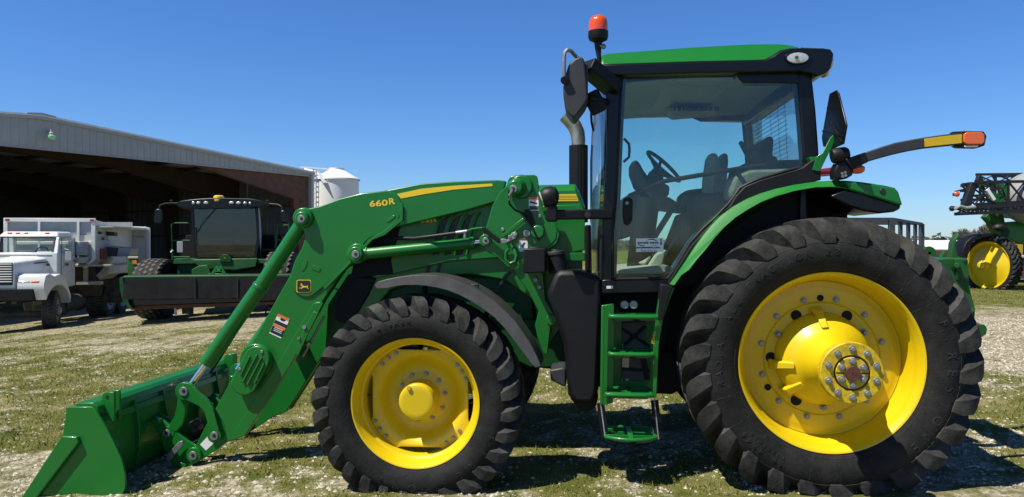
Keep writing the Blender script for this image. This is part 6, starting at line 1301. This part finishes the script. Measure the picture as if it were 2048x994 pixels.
MB().bar(W(1978, 378, SY-.1), W(1997, 412, SY-.1), .16).bar(W(1986, 392, SY), W(2012, 388, SY), .14).bar(W(2010, 372, SY), W(1998, 424, SY), .12).build('boom_lift', 'green', bo, .01)
MB().bar(W(1974, 379, SY-.6), W(1988, 400, SY-.6), .09).build('boom_cylinder', 'bright', bo)
MB().tube([W(1910, 418, SY-.8), W(1920, 412, SY-.9), (W(1932, 416, SY-.85)), W(1950, 414, SY-.8)], .05, 8).build('boom_hose', 'tank', bo)
MB().ball(W(1904, 417, SY-.7), .09, 8).build('boom_tip', 'ink', bo)
c = W(1914, 388, SY-.4); MB().ball(c, .09, 12, (1, .5, 1)).build('marker_lamp', 'amber', bo); MB().bar(W(1910, 386, SY-.35), W(1910, 392, SY-.35), .10).bar(W(1910, 383, SY-.3), W(1930, 378, SY-.3), .04).build('lamp_holder', 'ink', bo)
MB().tube([W(2016, 352, SY+.5), W(2011, 375, SY+.3), W(2009, 405, SY+.4)], .02, 6).tube([W(1960, 360, SY), W(1990, 380, SY-.2), W(2004, 376, SY-.2), W(2010, 392, SY-.1)], .03, 6).tube([W(1940, 372, SY-.2), W(1968, 392, SY-.3), W(1960, 410, SY-.3)], .03, 6).build('plumbing', 'ink', bo)
# rusty container with yellow machinery
rc_ = thing('steel_bin', 'rusty brown open container behind the sprayer wheel', 'container', (wx(2060, 27), 27.5, gz(18, 27)))
wpoly('bin_wall', [(2018, 515), (2120, 517), (2120, 560), (2018, 556)], 27, 27.1, 'rust', rc_); wpoly('bin_wall', [(2018, 515), (2120, 517), (2120, 560), (2018, 556)], 29, 29.1, 'rust', rc_); wpoly('bin_rim', [(2014, 512), (2120, 512), (2120, 516), (2014, 516)], 26.95, 29.15, 'tan', rc_)
wpoly('bin_floor', [(2018, 545), (2120, 545), (2120, 552), (2018, 552)], 27.12, 28.98, 'rust', rc_)
ym = thing('yellow_loader', 'yellow machine partly hidden behind the rusty container', 'loader', (wx(2050, 32), 32, gz(20, 32)))
wpoly('machine_body', [(2020, 470), (2045, 468), (2050, 490), (2090, 495), (2090, 540), (2022, 540)], 31.5, 33, 'dark', ym); wpoly('yellow_guard', [(2026, 485), (2046, 485), (2046, 512), (2028, 512)], 31.3, 31.5, 'reflector', ym); wpoly('guard_slot', [(2031, 490), (2035, 490), (2035, 508), (2031, 508)], 31.25, 31.3, 'dark', ym)

# ================================================================== STEEL FRAME, FAR BUILDING, TREES
Y_ = 30.0
fm = thing('steel_frame_rack', 'open grey steel frame of posts and rails behind the tractor', 'rack', (wx(1800, 32), 32, gz(14, 32)))
gp = lambda px, py, Y: W(px, py, Y)
near_pts = [(1783, 437), (1843, 455)]; YA, YB = 27.0, 34.0; za = wz(438, YA); xa_ = wx(1783, YA); xb_ = wx(1843, YB); xc_ = xa_-4.6; xd_ = xb_-4.6; zg = -.5
for x, y in ((xa_, YA), (xb_, YB), (xc_, YA), (xd_, YB)): MB().box((x-.09, y-.09, gz(x, y)-.1), (x+.09, y+.09, za)).build('post', 'galv', fm)
for f in (.25, .5, .75): x = xa_+(xb_-xa_)*f; y = YA+(YB-YA)*f; MB().box((x-.06, y-.06, gz(x, y)-.1), (x+.06, y+.06, za-.05)).build('post', 'galv', fm); MB().box((x-4.66, y-.06, gz(x, y)-.1), (x-4.54, y+.06, za-.05)).build('post', 'galv', fm)
for a, b in (((xa_, YA), (xb_, YB)), ((xc_, YA), (xd_, YB)), ((xa_, YA), (xc_, YA)), ((xb_, YB), (xd_, YB))): MB().bar((*a, za), (*b, za), .12, .10).build('top_beam', 'galv', fm)
for i in range(1, 8): f = i/8; MB().bar((xa_+(xb_-xa_)*f, YA+(YB-YA)*f, za-.02), (xc_+(xd_-xc_)*f, YA+(YB-YA)*f, za-.02), .06).build('cross_rail', 'galv', fm)
for z in (.6, 1.3): MB().bar((xa_, YA, z), (xb_, YB, z), .06).bar((xa_, YA, z), (xc_, YA, z), .06).build('side_rail', 'galv', fm)
FB = 85.0
fb = thing('brick_building', 'long low brick building with a white metal roof far off', 'building', (wx(1900, FB), FB, -.3))
wpoly('brick_wall', [(1700, 500), (2120, 500), (2120, 520), (1700, 520)], FB, FB+14, 'brick', fb, 0)
zr_ = wz(488.5, FB+7); ze_ = wz(500, FB); x0_, x1_ = wx(1690, FB), wx(2130, FB)
MB().hexa([(x0_, FB-.5, ze_), (x1_, FB-.5, ze_), (x1_, FB+7, zr_+.35), (x0_, FB+7, zr_+.35)], [(x0_, FB-.5, ze_+.15), (x1_, FB-.5, ze_+.15), (x1_, FB+7, zr_+.5), (x0_, FB+7, zr_+.5)]).hexa([(x0_, FB+7, zr_+.35), (x1_, FB+7, zr_+.35), (x1_, FB+14.5, ze_), (x0_, FB+14.5, ze_)], [(x0_, FB+7, zr_+.5), (x1_, FB+7, zr_+.5), (x1_, FB+14.5, ze_+.15), (x0_, FB+14.5, ze_+.15)]).build('white_roof', 'bright', fb)
for px_ in (1862, 1898): wpoly('skylight', [(px_, 491), (px_+14, 491), (px_+13, 496), (px_-2, 496)], FB-.6+3.2, FB-.5+3.2, 'boxgrey', fb, 0)
hr = thing('hose_reel', 'small green round machine seen over the big tyre', 'hose reel', (wx(1856, 24), 24, gz(13, 24)))
c = W(1856, 506, 24); MB().lathe_y([(.05, .1), (.21, .1), (.22, .05), (.17, .04), (.17, -.25), (.22, -.26), (.21, -.3), (.05, -.3)], 28, c).build('reel_drum', 'green_dull', hr); MB().bar((c[0], c[1], c[2]-.1), (c[0], c[1], gz(13, 24)), .16).bar((c[0]-.4, c[1], gz(13, 24)+.05), (c[0]+.4, c[1], gz(13, 24)+.05), .2).build('reel_stand', 'dark', hr)
def bare_tree(px, pyt, Y, label, seed, spread=.55, lev=6):
    rnd = random.Random(seed); x = wx(px, Y); z0 = gz(x, Y)-.1; H_ = wz(pyt, Y)-z0; t = thing('bare_tree', label, 'tree', (x, Y, z0), group='leafless trees beyond the sprayer')
    tk, cr = MB(), MB()
    def br(p, d, l, r, lv):
        q = p+d*l; mid = (p+q)/2+Vector((rnd.gauss(0, .04), rnd.gauss(0, .04), 0))*l; (tk if lv >= lev-1 else cr).tube([p, mid, q], [max(r, .028), max(r*.85, .025), max(r*.62, .02)], 5 if lv > 3 else 3, cap=False)
        if lv == 0: return
        for i in range(3 if lv < lev else 6):
            dd = (d+Vector((rnd.gauss(0, spread), rnd.gauss(0, spread), rnd.uniform(.0, .35)))).normalized(); br(p.lerp(q, rnd.uniform(.55, 1)), dd, l*rnd.uniform(.66, .88), r*.62, lv-1)
    br(Vector((x, Y, z0)), Vector((rnd.gauss(0, .05), 0, 1)).normalized(), H_*.30, H_*.030, lev)
    tk.build('trunk', 'bark', t); cr.build('crown', 'bark', t); return t
bare_tree(1918, 452, 120, 'leafless grey tree left of the pair beyond the sprayer wheel', 3); bare_tree(1940, 456, 125, 'low leafless tree between two taller bare trees', 5); bare_tree(1972, 436, 118, 'tallest leafless grey tree beside the sprayer', 9); bare_tree(1995, 444, 122, 'leafless tree partly behind the green sprayer frame', 12); bare_tree(1900, 474, 130, 'small leafless tree beside the dark evergreen', 14, lev=5)
def evergreen(px, pyt, Y, wpx, label, seed):
    rnd = random.Random(seed); x = wx(px, Y); z0 = gz(x, Y)-.1; H_ = wz(pyt, Y)-z0; r_ = wpx/2/F*Y; t = thing('evergreen_tree', label, 'tree', (x, Y, z0))
    MB().cyl((x, Y, z0), (x, Y, z0+H_*.8), .15, .05, 8).build('trunk', 'bark', t); cr = MB()
    for i in range(1500):
        cx, cy, cz = rnd.gauss(0, .45), rnd.gauss(0, .45), rnd.uniform(.15, 1); lim = 1.0*(1-.55*abs(cz-.45)); q = math.hypot(cx, cy)
        if q > lim: continue
        p = Vector((x+cx*r_, Y+cy*r_, z0+cz*H_)); a = Vector((rnd.gauss(0, 1), rnd.gauss(0, 1), rnd.gauss(0, 1))).normalized()*.20; b = Vector((rnd.gauss(0, 1), rnd.gauss(0, 1), rnd.gauss(0, 1))).normalized()*.20; cr.add([p, p+a, p+b], [(0, 1, 2)])
    cr.build('crown', 'cedar', t)
evergreen(1873, 477, 110, 17, 'round dark evergreen above the white roof', 1); evergreen(1886, 474, 112, 15, 'taller dark evergreen right of its round neighbour', 2)
sc = MB(); rnd = random.Random(4)
for i in range(9000):
    x = rnd.uniform(-190, 230); y = rnd.uniform(150, 215); h = rnd.uniform(1.2, 3.6)*(.6+.6*abs(mnoise.noise((x*.05, y*.05, 1)))); sc.add([(x-.35, y, -.2), (x+.35, y, -.2), (x+rnd.gauss(0, .5), y+rnd.gauss(0, .4), h)], [(0, 1, 2)]); a = rnd.uniform(.3, .9)*h; sc.add([(x, y, a), (x+rnd.gauss(0, .5), y, a+.6), (x+rnd.gauss(0, .9), y+.2, a+.9)], [(0, 1, 2)])
tag(sc.build('tree_line', 'scrub', None), 'low distant line of leafless scrub on the horizon', 'scrub', kind='stuff')
